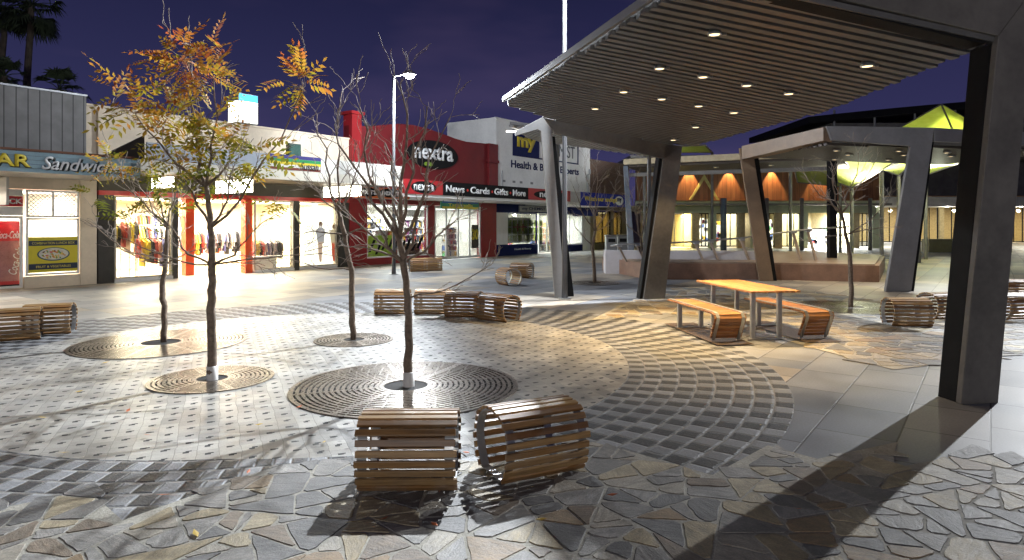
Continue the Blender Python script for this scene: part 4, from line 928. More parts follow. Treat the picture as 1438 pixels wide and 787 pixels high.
# rear portal
f1 = Vector((3.06, 15.25, 0)); u1 = lambda du, h: f1+B_*du+Z*h
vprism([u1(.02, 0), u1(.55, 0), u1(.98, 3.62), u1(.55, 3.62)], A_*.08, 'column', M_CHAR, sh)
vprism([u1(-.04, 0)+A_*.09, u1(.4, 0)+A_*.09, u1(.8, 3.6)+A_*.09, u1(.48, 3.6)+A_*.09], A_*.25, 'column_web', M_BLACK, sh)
vprism([u1(.98, 3.61), u1(.55, 3.3), u1(-2.1, 3.85), u1(-2.35, 4.2)], A_*.08, 'beam', M_CHAR, sh)
f2 = Vector((1.04, 15.75, 0)); u2 = lambda du, h: f2+B_*du+Z*h
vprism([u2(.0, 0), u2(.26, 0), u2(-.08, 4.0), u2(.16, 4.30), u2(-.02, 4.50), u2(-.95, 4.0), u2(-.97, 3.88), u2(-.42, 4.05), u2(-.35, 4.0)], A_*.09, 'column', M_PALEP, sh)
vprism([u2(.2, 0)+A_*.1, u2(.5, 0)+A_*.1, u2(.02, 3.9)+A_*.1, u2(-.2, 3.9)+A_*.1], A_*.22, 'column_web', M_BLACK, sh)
for row, (cols) in ((7.42, (2.4, .48)), (9.1, (2.44, 1.8, 1.14, .49)), (10.75, (2.46, 1.8, 1.15, .52)), (12.4, (2.52, .5)), (14.1, (.3,))):
    for t_ in cols:
        # solve X on that column of fittings, row measured where t = 2.4
        y = row+(2.4-t_)*.156; x = 5.635-.122*y-t_/.99
        downlight(sh, (x, y, hf(x, y)-.01), P_DOWN*(.25 if row < 8 else .6 if row < 10 else 1.9 if row < 12 else 1.0 if row < 14 else .5), (1, .70, .34), 80)
# lean slatted wing beyond the rear portal
wg = thing('shelter_wing', 'pale lit slatted wing of roof beyond the pale leaning column', 'shelter', (1.6, 17.5, 0))
hw = lambda x, y: 4.12-.13*(x-.4)+.03*(y-16)
canopy(wg, [(-.05, 16.3), (.9, 15.95), (3.9, 16.9), (4.3, 19.3), (.6, 19.0)], hw, (.5, .86), .2, .13, .06, M_PALEP, M_GREYP)
b = MB(); b.tube([(4.0, 19.0, 0), (4.0, 19.0, 3.75)], .06, 8); b.build('post', M_GREYP, wg); b = MB(); b.tube([(1.31, 18.8, 0), (1.31, 18.8, 4.05)], .05, 8); b.build('post', M_GREYP, wg)
b = MB(); b.box((.1, 16.6, hw(.1, 16.6)-.06), (.5, .08, .04), Matrix.Rotation(R(20), 3, 'Z')); b.build('light_strip', emit('strip_white', (1, .97, .9), 6), wg)

# second shelter
M_SLAT2 = mat('slat_dark_bronze', (.055, .046, .04), .5, .2, .15, 4)
s2 = thing('slatted_shelter', 'grey angular shelter behind the picnic table, one square-cornered grey leg and one brown leaning leg', 'shelter', (10.2, 19, 0))
h2 = lambda x, y: 3.83
canopy(s2, [(8.25, 17.12), (15.8, 18.4), (15.2, 23), (7.4, 20.4)], h2, (.95, .3), .2, .14, .06, M_SLAT2)
def pq(x, y, d): return at(x, y, d)
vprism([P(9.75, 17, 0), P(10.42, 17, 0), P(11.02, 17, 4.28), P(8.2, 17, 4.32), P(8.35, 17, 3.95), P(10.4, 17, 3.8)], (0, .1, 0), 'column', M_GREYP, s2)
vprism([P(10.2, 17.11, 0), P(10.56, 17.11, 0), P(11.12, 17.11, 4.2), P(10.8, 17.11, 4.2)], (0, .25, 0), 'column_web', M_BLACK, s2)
vprism([P(11.03, 17, 4.28), P(11.03, 17.0, 3.92), P(15.9, 18.3, 3.9), P(15.9, 18.3, 4.26)], (-.03, .1, 0), 'beam', M_GREYP, s2)
M_WARMLIT = mat('warm_lit_paint', (.20, .135, .085), .45, 0, .15, 2, .1)  # brown of this leg and beam is warm light put into the colour
vprism([P(7.62, 20.05, 0), P(8.05, 20.05, 0), P(7.42, 20.05, 4.0), P(7.0, 20.05, 4.1)], (0, .1, 0), 'column', M_WARMLIT, s2)
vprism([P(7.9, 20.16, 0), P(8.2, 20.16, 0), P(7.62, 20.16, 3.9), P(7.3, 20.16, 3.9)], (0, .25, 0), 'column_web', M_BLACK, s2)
b = MB(); b.hexa([P(7.05, 20.0, 3.75), P(7.4, 20.1, 3.75), P(8.4, 17.1, 3.9), P(8.15, 17.05, 3.95), P(7.05, 20.0, 4.15), P(7.4, 20.1, 4.15), P(8.4, 17.1, 4.3), P(8.15, 17.05, 4.3)]); b.build('beam', M_WARMLIT, s2)
for x, y in ((9.0, 18.1), (9.9, 19.2), (10.8, 18.2), (11.6, 19.3), (12.4, 18.6), (13.2, 19.6), (10.2, 20.6), (12.0, 20.8)): downlight(s2, (x, y, 3.82), 110, (1, .82, .55))
# third shelter further back
s3 = thing('slatted_shelter', 'long far shelter with a yellow-lit roof edge and slim dark posts beyond the handrail', 'shelter', (8.5, 27, 0))
canopy(s3, [(4.7, 27), (11.9, 23.6), (14.5, 28), (7, 32.5)], lambda x, y: 4.1, (.9, -.43), .3, .2, .08, M_SLAT2)
b = MB(); dv = (Vector((11.9, 23.5, 0))-Vector((4.6, 27, 0))).normalized()
for z0, z1 in ((4.2, 4.42),): b.hexa([P(4.6, 26.9, z0), P(11.9, 23.4, z0), P(11.95, 23.5, z0), P(4.65, 27.0, z0), P(4.6, 26.9, z1), P(11.9, 23.4, z1+.05), P(11.95, 23.5, z1+.05), P(4.65, 27.0, z1)])
b.build('edge_beam', mat('edge_lit_buff', (.4, .33, .2), .5), s3)  # buff holds the yellow light that falls on this edge
b = MB(); b.hexa([P(4.9, 27.1, 3.72), P(11.8, 23.8, 3.72), P(11.9, 24, 3.72), P(5, 27.3, 3.72), P(4.9, 27.1, 3.86), P(11.8, 23.8, 3.86), P(11.9, 24, 3.86), P(5, 27.3, 3.86)]); b.build('beam', M_CHAR, s3)
b = MB(); b.hexa([P(4.85, 26.9, 0), P(5.1, 26.9, 0), P(5.1, 27.1, 0), P(4.85, 27.1, 0), P(4.62, 26.9, 4.15), P(4.78, 26.9, 4.15), P(4.78, 27.1, 4.15), P(4.62, 27.1, 4.15)]); b.build('post', mat('bluegrey_steel', (.16, .19, .23), .4, .2), s3)
bbox(s3, 'post', M_BLACK, 11.42, 11.68, 23.4, 23.65, .5, 4.1)
for x, y in ((6.5, 27.5), (8.3, 26.6), (10.2, 25.7)): downlight(s3, (x, y, 4.08), 200, (1, .72, .36))

# shade sails
def sail_mat():
    b = NB('lime_fabric'); n1 = b.noise(b.n('TexCoord').outputs['Object'], 3, 3); c = b.ramp(n1, [(.3, (.60, .66, .20)), (.7, (.72, .77, .30))])
    d = b.n('BsdfDiffuse', {'Color': c}); t = b.n('BsdfTranslucent', {'Color': c}); mx = b.n('MixShader', {0: .62}); b.t.links.new(d.outputs[0], mx.inputs[1]); b.t.links.new(t.outputs[0], mx.inputs[2]); b.t.links.new(mx.outputs[0], b.out.inputs[0]); return b.m
M_SAIL = sail_mat()
def sail(label, corners, apex=None, sub=6):
    t = thing('shade_sail', label, 'shade sail', (sum((Vector(c) for c in corners), Vector())/len(corners)*1), 0, 'lime green fabric sails')
    b = MB()
    if apex is not None:
        for k in range(len(corners)): b.poly([corners[k], corners[(k+1) % len(corners)], apex])
    else:
        c = [Vector(q) for q in corners]; g = lambda u, v: (c[0]*(1-u)+c[1]*u)*(1-v)+(c[3]*(1-u)+c[2]*u)*v
        for i in range(sub):
            for j in range(sub): b.poly([g(i/sub, j/sub), g((i+1)/sub, j/sub), g((i+1)/sub, (j+1)/sub), g(i/sub, (j+1)/sub)])
    o = b.build('fabric', M_SAIL, t); so = o.modifiers.new('s', 'SOLIDIFY'); so.thickness = .02
    b = MB(); cs = [Vector(q) for q in corners]
    for k in range(len(cs)): b.tube([cs[k], cs[(k+1) % len(cs)]], .05, 6)
    if apex is not None:
        for q in cs: b.tube([q, apex], .04, 6)
    b.build('frame', M_CHAR, t)
    b = MB(); q = cs[0] if apex is None else max(cs, key=lambda v: v.y); b.tube([(q.x, q.y, 0), q], .09, 8); b.build('mast', M_CHAR, t); b = MB(); q2 = cs[2] if apex is None else max(cs, key=lambda v: v.x); b.tube([(q2.x, q2.y, 0), q2], .09, 8); b.build('mast', M_CHAR, t)
    return t
cX, cY = 19.7, 30.0
sail('lime pyramid sail glowing above the grey square-cornered shelter leg', [at(1236, 196, 30), at(1345, 199, 27), at(1402, 194, 30.5), at(1300, 190, 34)], at(1322, 147, 30.3))
sail('broad lime sail sloping down behind the bare tree', [at(1166, 205, 27), at(1262, 224, 27.5), at(1196, 264, 31), at(1176, 256, 32)])
sail('small lime sail dipping to a point beside the grey shelter leg', [at(1238, 236, 29), at(1288, 222, 29), at(1262, 246, 32), at(1240, 238, 31)])
sail('narrow lime sail poking out right of the grey shelter leg', [at(1290, 222, 29), at(1346, 229, 30), at(1300, 246, 32), at(1290, 243, 31)])
sail('flat lime sail glimpsed under the rear edge of the near shelter', [at(905, 207, 36), at(990, 204, 36), at(1000, 214, 42), at(900, 214, 42)])
sail('dim lime sail over the arcade front', [at(1110, 212, 33), at(1180, 214, 33), at(1180, 262, 38), at(1120, 256, 40)])
for x, y, z, p in ((19.4, 29.6, 4.6, 20000), (14.2, 26.6, 3.9, 4200), (17.5, 27.5, 4.2, 2600), (12.6, 30.5, 3.4, 900), (16.5, 29.5, 3.6, 2200)):
    lamp('sail_uplight', 'SPOT', (x, y, z-.9), p, (1, .97, .8), None, .12, R(120), (x, y, z+4), .5)
    lamp('sail_bounce_fill', 'POINT', (x, y, z-1.2), p*.014, (.95, 1, .75), None, .15)  # added point for the greenish light the sails bounce onto the ground
# big dark far roof
fr_ = thing('far_roof', 'dark curved roof of a large building far behind the sails', 'building', P(26, 48, 0))
b = MB(); ax = []
for k in range(13):
    u_ = k/12; x = at(1135, 0, 48).x+u_*26; z = 9.6+2.9*u_-.9*u_*u_; ax.append((x, z))
b.prism([P(x, 48, z) for x, z in ax]+[P(x, 48, z-.5) for x, z in reversed(ax)], (0, 12, 0)); b.build('roof', M_BLACK, fr_)
bbox(fr_, 'clerestory', M_CHAR, ax[1][0], ax[-2][0], 49, 59, 7.05, 9.3)
b = MB()
for k in range(8): b.tube([P(ax[1][0]+k*3, 48.5, 7), P(ax[1][0]+k*3, 48.5, 10.2)], .08, 6)
b.build('strut', M_GREYP, fr_)

# ------------------------------------------------------------------ street lamps
def street_lamp(base, h, label, power, col, armdir, size=.12, r=.07, aim=None, cone=56, blend=.55, around=0):
    base = Vector(base); t = thing('street_lamp', label, 'street lamp', base, 0, 'tall steel street lamps')
    b = MB(); b.tube([base, base+Z*.5, base+Z*h], [r*1.1, r*.9, r*.65], 14); b.build('pole', mat('lamp_pole_paint', (.09, .09, .095), .5, .2, .12, 3), t, True)
    b = MB(); b.lathe([(0, .02), (r*2.2, .02), (r*2.2, .0)], base+Z*.01, 16); b.build('base_plate', M_STEEL, t)
    ad_ = Vector(armdir).normalized(); tip = base+Z*h+ad_*.55
    b = MB(); b.tube([base+Z*(h-.05), tip-ad_*.2+Z*.03], .03, 8); b.build('arm', M_STEEL, t)
    b = MB(); b.lathe([(0, .16), (.1, .15), (.2, .08), (.24, .0), (.22, .0), (.0, .02)], tip, 20); hd = b.build('lamp_head', M_STEEL, t, True)
    b = MB(); b.lathe([(0, -.13), (.09, -.115), (.16, -.06), (.19, .0), (.0, .004)], tip, 20); b.build('lens', emit('lamp_lens', (.9, .96, 1), 90), hd, True)
    if aim is None: lamp('street_lamp_light', 'POINT', tip-Z*.28, power, col, None, size)
    else: lamp('floodlight_beam', 'SPOT', tip-Z*.28, power, col, None, size, R(cone), aim, blend)
    if around: lamp('street_lamp_light', 'POINT', tip-Z*.28, around, col, None, size)
    return t
street_lamp(gp(793, 420), 8.9, 'tall steel lamp post rising past the pale leaning column and the shelter edge', P_PLAZA, (.88, .94, 1), (.6, -.8, 0), .10, aim=(-1.2, 4.5, 0), cone=138, blend=.9, around=1500)
street_lamp(gp(553, 386), 6.9, 'steel lamp post with a starry white head in front of the red newsagency', P_STREET, (.86, .93, 1), (.9, -.1, 0), .12)
street_lamp((28.4, 27.8, 0), 13, 'tall steel lamp post standing beyond the shelter at the right', P_FAR, (.94, .97, 1), (-.77, -.63, 0), .12, aim=(4.5, 5.0, 0), cone=46, blend=.7)
street_lamp((-3.5, -24, 0), 6.8, 'steel lamp post added unseen behind the camera as front fill', P_FILL, (1, .96, .91), (.2, 1, 0), .2)
street_lamp(at(906, 313, 40)*1-Z*EYE, 6.9, 'distant thin lamp post above the blue awning sign', 350, (.9, .95, 1), (1, -.3, 0), .12)

# ------------------------------------------------------------------ ring benches
def bench_proto():
    t = thing('ring_bench', '', 'bench')
    pf = [(-.165, .012), (-.225, .10), (-.255, .22), (-.245, .33), (-.19, .415), (-.09, .455), (.03, .462), (.14, .435), (.225, .365), (.262, .26), (.245, .15), (.195, .05), (.17, .012)]
    # smooth the profile (Catmull-Rom)
    cv = []
    for k in range(len(pf)-1):
        p0, p1, p2, p3 = (Vector(pf[max(0, min(len(pf)-1, k+j))]) for j in (-1, 0, 1, 2))
        for j in range(8):
            u_ = j/8; cv.append(.5*((2*p1)+(p2-p0)*u_+(2*p0-5*p1+4*p2-p3)*u_*u_+(3*p1-p0-3*p2+p3)*u_**3))
    cv.append(Vector(pf[-1])); L = [0]
    for k in range(1, len(cv)): L.append(L[-1]+(cv[k]-cv[k-1]).length)
    def ev(s):
        for k in range(1, len(cv)):
            if L[k] >= s: f = (s-L[k-1])/(L[k]-L[k-1]); p = cv[k-1].lerp(cv[k], f); tg = (cv[min(k+1, len(cv)-1)]-cv[max(0, k-2)]).normalized(); return p, tg
        return cv[-1], (cv[-1]-cv[-2]).normalized()
    n = 20; ln = .66; st = L[-1]/n; b = MB()
    for k in range(n):
        p, tg = ev((k+.5)*st); nr = Vector((-tg.y, tg.x)); w2 = st*.5-.010
        def q(a, c, x): v = p+tg*a+nr*c; return Vector((x, v.x, v.y))
        e0, e1 = random.uniform(-.006, .006), random.uniform(-.006, .006)
        b.hexa([q(-w2, 0, -ln/2+e0), q(-w2, 0, ln/2+e1), q(w2, 0, ln/2+e1), q(w2, 0, -ln/2+e0), q(-w2, .022, -ln/2+e0), q(-w2, .022, ln/2+e1), q(w2, .022, ln/2+e1), q(w2, .022, -ln/2+e0)])
    b.build('slats', M_TIMBER, t, bevel=.003)
    for x in (-.285, .285):
        b = MB(); lp = [q_ for q_ in cv[::3]]
        if lp[-1] != cv[-1]: lp.append(cv[-1])
        ring = []
        for k in range(len(lp)):
            tg = (lp[min(k+1, len(lp)-1)]-lp[max(0, k-1)]).normalized(); nr = Vector((-tg.y, tg.x)); ring.append((lp[k]-nr*.002, lp[k]-nr*.012))
        for k in range(len(ring)-1):
            (a, a2), (c, c2) = ring[k], ring[k+1]; x0, x1 = x-.03, x+.03
            b.hexa([(x0, a.x, a.y), (x0, c.x, c.y), (x1, c.x, c.y), (x1, a.x, a.y), (x0, a2.x, a2.y), (x0, c2.x, c2.y), (x1, c2.x, c2.y), (x1, a2.x, a2.y)])
        b.box((x, 0, .014), (.06, .345, .008)); b.build('hoop', M_STEEL, t)
    for x in (-.285, .285):
        for y in (-.15, .155): bb = MB(); bb.lathe([(0, 0), (.022, 0), (.022, .012), (0, .012)], (x, y, 0), 10); bb.build('foot', M_BLACK, t)
    return t
# profile x axis: -u is the side facing the camera when rz = 0 (front bulges lower)
bp = bench_proto()
G = 'slatted ring benches'
def bl(i, loc, rz, label, sc=1.0):
    if i == 0: bp.location = loc; bp.rotation_euler = (0, 0, rz); tag(bp, label, 'bench', G); WM[bp.as_pointer()] = Matrix.Translation(loc) @ Matrix.Rotation(rz, 4, 'Z')
    else: dup(bp, loc, rz, label, G, sc)
bl(0, (-.70, 4.50, .018), R(1), 'near slatted ring bench turned broadside, left of the pair in front of the widest grate')
bl(1, (.135, 4.73, .018), R(27), 'near slatted ring bench turned to show its open steel hoop, right of the pair')
def gb(px, py, back=.22): p = gp(px, py); p.y += back; p.z = .004; return p
bl(2, gb(549, 443), R(0), 'ring bench standing apart at the left end of the mid-distance row, behind the bare trunk')
bl(3, gb(606, 443), R(-3), 'ring bench second in the mid-distance row, just right of the bare trunk')
bl(4, gb(651, 447), R(-14), 'ring bench in the middle of the mid-distance row, between two others')
bl(5, gb(700, 452, .15), R(-38), 'ring bench at the right end of the mid-distance row, its open hoop showing')
bl(6, gb(714, 401), R(-62), 'far ring bench lit yellow with its open hoop facing out, in front of the pharmacy')
bl(7, gb(733, 391), R(-25), 'far ring bench half hidden behind the yellow-lit one')
bl(8, gb(586, 382), R(20), 'far dark ring bench beside the street lamp base'); bl(9, gb(606, 381), R(20), 'far dark ring bench in front of the red shop window, right of its neighbour')
bl(10, gb(56, 472), R(22), 'ring bench with pale worn slats at the left edge of the paved circle'); bl(11, gb(6, 481), R(30), 'ring bench cut by the left edge of the photo')
bl(12, gb(1284, 460), R(-6), 'ring bench right of the picnic table, its open end to the left'); bl(13, gb(1332, 449), R(12), 'ring bench peeping out left of the big charcoal column, behind another')
bl(14, gb(1436, 450), R(8), 'ring bench at the right edge of the photo beyond the charcoal column'); bl(15, gb(1432, 424, .3), R(-10), 'small far ring bench at the right edge of the photo')

# ------------------------------------------------------------------ picnic table and benches
TA = R(8.5)
def local(loc, rz): M = Matrix.Translation(loc) @ Matrix.Rotation(rz, 4, 'Z'); return M
def picnic_table(loc, rz):
    t = thing('picnic_table', 'timber plank picnic table on steel legs between two benches', 'table', loc, rz); M = WM[t.as_pointer()]
    def lb(name, m, boxes, par=t, bevel=.003):
        b = MB()
        for c, s_ in boxes: b.box(M @ Vector(c), s_, M.to_3x3())
        return b.build(name, m, par, bevel=bevel)
    lb('table_top', M_OAK, [((-.36+.09*k, .95, .745), (.08, 1.9, .03)) for k in range(9)])
    for y in (.28, 1.62):
        lb('leg', M_STEEL, [((-.22, y, .36), (.07, .05, .715)), ((.22, y, .36), (.07, .05, .715)), ((0, y, .72), (.7, .06, .02)), ((0, y, .012), (.6, .09, .015))])
def picnic_bench(loc, rz, label):
    t = thing('picnic_bench', label, 'bench', loc, rz, 'picnic benches with curled ends'); M = WM[t.as_pointer()]
    # side profile (y, z): flat seat then curling under at the near end
    path = [(1.85, .44), (.16, .44), (.06, .425), (.02, .37), (.05, .29), (.10, .20), (.15, .10), (.19, .02)]
    L = [0]; pv = [Vector(p) for p in path]
    for k in range(1, len(pv)): L.append(L[-1]+(pv[k]-pv[k-1]).length)
    st = .0585; n = int(L[-1]/st); b = MB()
    for k in range(n):
        s_ = (k+.5)*st
        for j in range(1, len(pv)):
            if L[j] >= s_: break
        tg = (pv[j]-pv[j-1]).normalized(); p = pv[j-1]+tg*(s_-L[j-1]); nr = Vector((tg.y, -tg.x)); w2 = st/2-.004
        q = lambda a, c, x: M @ Vector((x, *(p+tg*a+nr*c)))
        b.hexa([q(-w2, 0, -.25), q(-w2, 0, .25), q(w2, 0, .25), q(w2, 0, -.25), q(-w2, -.024, -.25), q(-w2, -.024, .25), q(w2, -.024, .25), q(w2, -.024, -.25)])
    b.build('slats', M_SEATT, t, bevel=.003)
    b = MB()
    for x in (-.2, .2):
        for k in range(len(pv)-1):
            a, c = pv[k], pv[k+1]; tg = (c-a).normalized(); nr = Vector((tg.y, -tg.x)); q = lambda v, o_, xx: M @ Vector((xx, *(v+nr*o_)))
            b.hexa([q(a, .004, x-.025), q(c, .004, x-.025), q(c, .004, x+.025), q(a, .004, x+.025), q(a, .014, x-.025), q(c, .014, x-.025), q(c, .014, x+.025), q(a, .014, x+.025)])
    b.build('strap', M_STEEL, t)
    for x in (-.19, .19):
        b = MB(); b.box(M @ Vector((x, 1.45, .21)), (.07, .05, .42), M.to_3x3()); b.build('leg', M_STEEL, t)
    b = MB(); b.box(M @ Vector((0, 1.45, .012)), (.5, .09, .014), M.to_3x3()); b.build('foot_bar', M_STEEL, t)
M_SEATT = island('seat_timber', [(0, (.25, .095, .035)), (.5, (.38, .17, .06)), (1, (.46, .23, .085))], .42, grain=(4, 30, 30))
picnic_table((3.95, 9.75, .018), TA)
picnic_bench((3.24, 9.62, .02), TA, 'picnic bench on the left side of the table, its curled end nearest')
picnic_bench((4.66, 9.85, .02), TA, 'picnic bench on the right side of the table, its curled end standing on the paving')
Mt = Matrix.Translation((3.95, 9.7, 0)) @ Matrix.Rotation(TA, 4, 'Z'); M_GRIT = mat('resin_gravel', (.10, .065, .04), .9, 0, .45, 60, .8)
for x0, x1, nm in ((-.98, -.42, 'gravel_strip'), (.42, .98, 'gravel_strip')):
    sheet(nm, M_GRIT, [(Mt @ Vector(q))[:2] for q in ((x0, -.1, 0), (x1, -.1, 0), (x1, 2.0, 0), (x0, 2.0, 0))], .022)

# ------------------------------------------------------------------ trees
def wander(p0, p1, n, amp, sag=0.0):
    pts = []; L = (p1-p0).length; off = Vector()
    for k in range(n+1):
        u_ = k/n
        if 0 < k < n: off = off*.5+Vector((random.gauss(0, 1), random.gauss(0, 1), random.gauss(0, .6)))*amp*L
        else: off = Vector()
        pts.append(p0.lerp(p1, u_)+off+Z*(sag*L*math.sin(math.pi*u_)))
    return pts
def grow(b, tips, p0, dirv, length, r, level, spread):
    p1 = p0+dirv*length; pts = wander(p0, p1, 5, .035, random.uniform(-.03, .05)); rr = [max(.003, r*(1-.58*k/5)) for k in range(6)]
    b.tube(pts, rr, 6 if level > 1 else 5)
    tips.append((pts[-1], dirv, level))
    if level <= 0: return
    for k in range(random.choice((2, 3, 3))):
        u_ = random.randint(2, 5); q = pts[u_]
        ax = Vector((random.gauss(0, 1), random.gauss(0, 1), random.gauss(0, .8))).normalized(); nd = (dirv+ax*spread+Z*.18).normalized()
        grow(b, tips, q, nd, length*random.uniform(.5, .78), rr[u_]*.72, level-1, spread)
def leaf_compound(b, p, d, size, n=6):
    d = d.normalized(); side = d.cross(Z)
    if side.length < .1: side = Vector((1, 0, 0))
    side.normalize(); side = (Matrix.Rotation(random.uniform(-.9, .9), 3, d) @ side); up = side.cross(d)
    for k in range(n+1):
        u_ = k/n; q = p+d*size*u_-up*size*.28*u_*u_
        for sg in ((-1, 1) if k < n else (0,)):
            if k == 0: continue
            dd = (side*sg+d*(.55 if sg else 1)-up*random.uniform(.05, .35)).normalized(); ll = size*random.uniform(.27, .40)*(1-.3*abs(u_-.45)); wv = dd.cross(up).normalized()*ll*.15
            m = q+dd*ll*.45; wv *= 1.35; b.poly([q, m+wv+up*ll*.03, q+dd*ll, m-wv+up*ll*.03])
def leaf_mat():
    b = NB('autumn_leaf'); rnd = b.n('NewGeometry').outputs['Random Per Island']; p = b.pos(); sx = b.n('SeparateXYZ', {0: p})
    n1 = b.noise(p, 2.2, 2); hh = b.ma('MULTIPLY', b.ma('SUBTRACT', sx.outputs[2], 2.55), .34)
    f = b.ma('ADD', b.ma('ADD', hh, b.ma('MULTIPLY', b.ma('SUBTRACT', n1, .5), 1.1)), b.ma('MULTIPLY', rnd, .38))
    c = b.ramp(f, [(0, (.15, .165, .02)), (.25, (.33, .26, .025)), (.5, (.42, .19, .03)), (.75, (.36, .095, .028)), (1, (.24, .05, .028))])
    d = b.n('BsdfPrincipled', {'Base Color': c, 'Roughness': .65, 'Specular IOR Level': .25}); t = b.n('BsdfTranslucent', {'Color': c}); mx = b.n('MixShader', {0: .42})
    b.t.links.new(d.outputs[0], mx.inputs[1]); b.t.links.new(t.outputs[0], mx.inputs[2]); b.t.links.new(mx.outputs[0], b.out.inputs[0]); return b.m
M_LEAF = leaf_mat()
def tree(label, d, trunk, limbs, collar=False, leaves=(), lsize=.24, r0=.05, lv=2, spr=.62, grp='young trees in the paved square'):
    """trunk: photo points with radius; limbs: (trunk index, photo point, depth offset); leaves: (photo x, y, radius px, count)"""
    base = at(trunk[0][0], trunk[0][1], d); base.z = 0
    t = thing('young_tree', label, 'tree', base, 0, grp)
    tp = [at(x, y, d) for x, y, r in trunk]; tp[0].z = -.01; fine = []; fr_ = []
    for k in range(len(tp)-1):
        for j in range(4): fine.append(tp[k].lerp(tp[k+1], j/4)+Vector((random.gauss(0, .006), random.gauss(0, .006), 0))*(1 if k or j else 0)); fr_.append((trunk[k][2]*(1-j/4)+trunk[k+1][2]*j/4)*random.uniform(.95, 1.06))
    fine.append(tp[-1]); fr_.append(trunk[-1][2])
    bt, bc, bl_ = MB(), MB(), MB(); tips = []
    bt.tube(fine, fr_, 12)
    for ti, (x, y), dz, rr in limbs:
        p0 = tp[ti]; p1 = at(x, y, d+dz); pts = wander(p0, p1, 7, .022, -.07 if p1.z > p0.z+.3 else .05)
        rr = rr*1.12; rads = [rr*(1-.70*k/7) for k in range(8)]; bt.tube(pts, rads, 8)
        L = (p1-p0).length; tips.append((pts[-1], (pts[-1]-pts[-2]).normalized(), 9))
        for k in range(2, 8):
            for rep in range(1 if random.random() < .72 else 2):
                dv = (pts[k]-pts[k-1]).normalized(); ax = Vector((random.gauss(0, 1), random.gauss(0, 1), random.gauss(.2, .7))).normalized()
                grow(bc, tips, pts[k], (dv+ax*.85).normalized(), L*random.uniform(.15, .32), rads[k]*.55, lv-1, spr)
    for (x, y, rpx, cnt) in leaves:
        rad = rpx/F_PX*d; c = at(x, y, d+random.uniform(-.1, .1))
        near = sorted(tips, key=lambda q: (q[0]-c).length)[:8]
        for k in range(int(cnt*.78)):
            v = Vector((random.gauss(0, 1), random.gauss(0, 1), random.gauss(0, 1))).normalized()*random.random()**.4*rad*random.choice((.6, 1, 1.15)); v.z *= .45 if v.z < 0 else 1; p = c+v
            dv = (v.normalized()+Vector((random.gauss(0, .5), random.gauss(0, .4), -.05))).normalized(); dv.z = max(dv.z, -.35); leaf_compound(bl_, p, dv, lsize*random.uniform(.8, 1.4), random.choice((5, 6, 7)))
            if k % 3 == 0: q = min(near, key=lambda n_: (n_[0]-p).length)[0]; bc.tube(wander(q, p, 3, .05), [.004, .0035, .003, .002], 4)
    bt.build('trunk', M_BARK, t, True); bc.build('crown', mat('twig_bark', (.34, .28, .23), .8, 0, .3, 20), t)
    if bl_.v: bl_.build('foliage', M_LEAF, t)
    if collar:
        b = MB(); b.lathe([(.062, 0), (.062, .155), (.052, .16), (.052, .02)], base+Z*.005, 20); b.build('collar', M_WHITE, t, True)
    return t
# front bare tree
tree('bare young tree with a white collar rising behind the two near benches', 7.15, [(574, 545, .048), (574, 470, .043), (572, 420, .040), (567, 370, .036), (561, 335, .032)],
     [(4, (470, 175), -.2, .022), (4, (505, 150), .25, .02), (4, (562, 120), .1, .024), (4, (600, 150), -.25, .02), (4, (632, 165), .3, .018), (3, (500, 262), -.4, .016), (3, (650, 300), .3, .016), (2, (690, 372), .2, .010), (3, (455, 250), .3, .015), (4, (540, 200), .4, .018), (3, (600, 255), -.3, .016), (3, (480, 345), .15, .013)], True, lv=2)
# autumn tree
tree('autumn tree with orange, red and green leaves and a white collar', 7.45, [(298, 533, .052), (298, 480, .048), (297, 420, .045), (298, 372, .042), (296, 320, .034), (290, 262, .026)],
     [(5, (262, 85), .1, .018), (5, (300, 110), -.2, .016), (5, (190, 160), -.1, .016), (5, (345, 190), .2, .014), (4, (425, 125), .0, .016), (4, (235, 185), .3, .016), (3, (390, 300), -.2, .013), (3, (215, 290), .2, .014), (3, (470, 360), .2, .010), (3, (160, 330), -.3, .010), (4, (330, 230), -.4, .015), (3, (360, 372), .3, .010)], True,
     leaves=((262, 92, 40, 62), (300, 118, 26, 26), (225, 140, 22, 18), (190, 155, 32, 40), (170, 130, 16, 10), (245, 165, 30, 26), (290, 190, 40, 46), (255, 215, 36, 34), (330, 225, 32, 26), (300, 245, 32, 28), (370, 205, 20, 10), (420, 118, 24, 26), (230, 255, 22, 14), (345, 270, 18, 8), (405, 288, 13, 8), (300, 65, 14, 8)), lsize=.25)
# left thin tree with leaves
tree('thin leaning tree with sparse yellow-green leaves in front of the clothing shop', 9.8, [(230, 484, .045), (231, 430, .04), (227, 410, .04), (232, 372, .036), (235, 320, .026)],
     [(4, (150, 215), -.2, .016), (4, (215, 230), .2, .014), (3, (120, 310), .2, .013), (4, (255, 215), -.2, .013), (3, (165, 345), -.4, .012), (3, (300, 345), .3, .012), (4, (190, 250), .3, .012)], False,
     leaves=((150, 235, 26, 15), (135, 275, 16, 8), (215, 278, 30, 18), (185, 318, 24, 10), (235, 300, 20, 8), (165, 225, 18, 6), (232, 382, 8, 3)), lsize=.25)
# bare tree by the black pillar
tree('bare young tree between the clothing shop and the red newsagency', 10.0, [(496, 478, .048), (494, 430, .045), (494, 380, .04), (484, 330, .036), (476, 300, .03)],
     [(4, (445, 160), -.2, .02), (4, (480, 130), .2, .018), (4, (520, 190), .3, .018), (3, (415, 330), .3, .013), (3, (540, 320), -.3, .014), (4, (425, 240), .2, .014), (2, (380, 345), .2, .011), (4, (505, 235), -.3, .014)], False, lv=2)
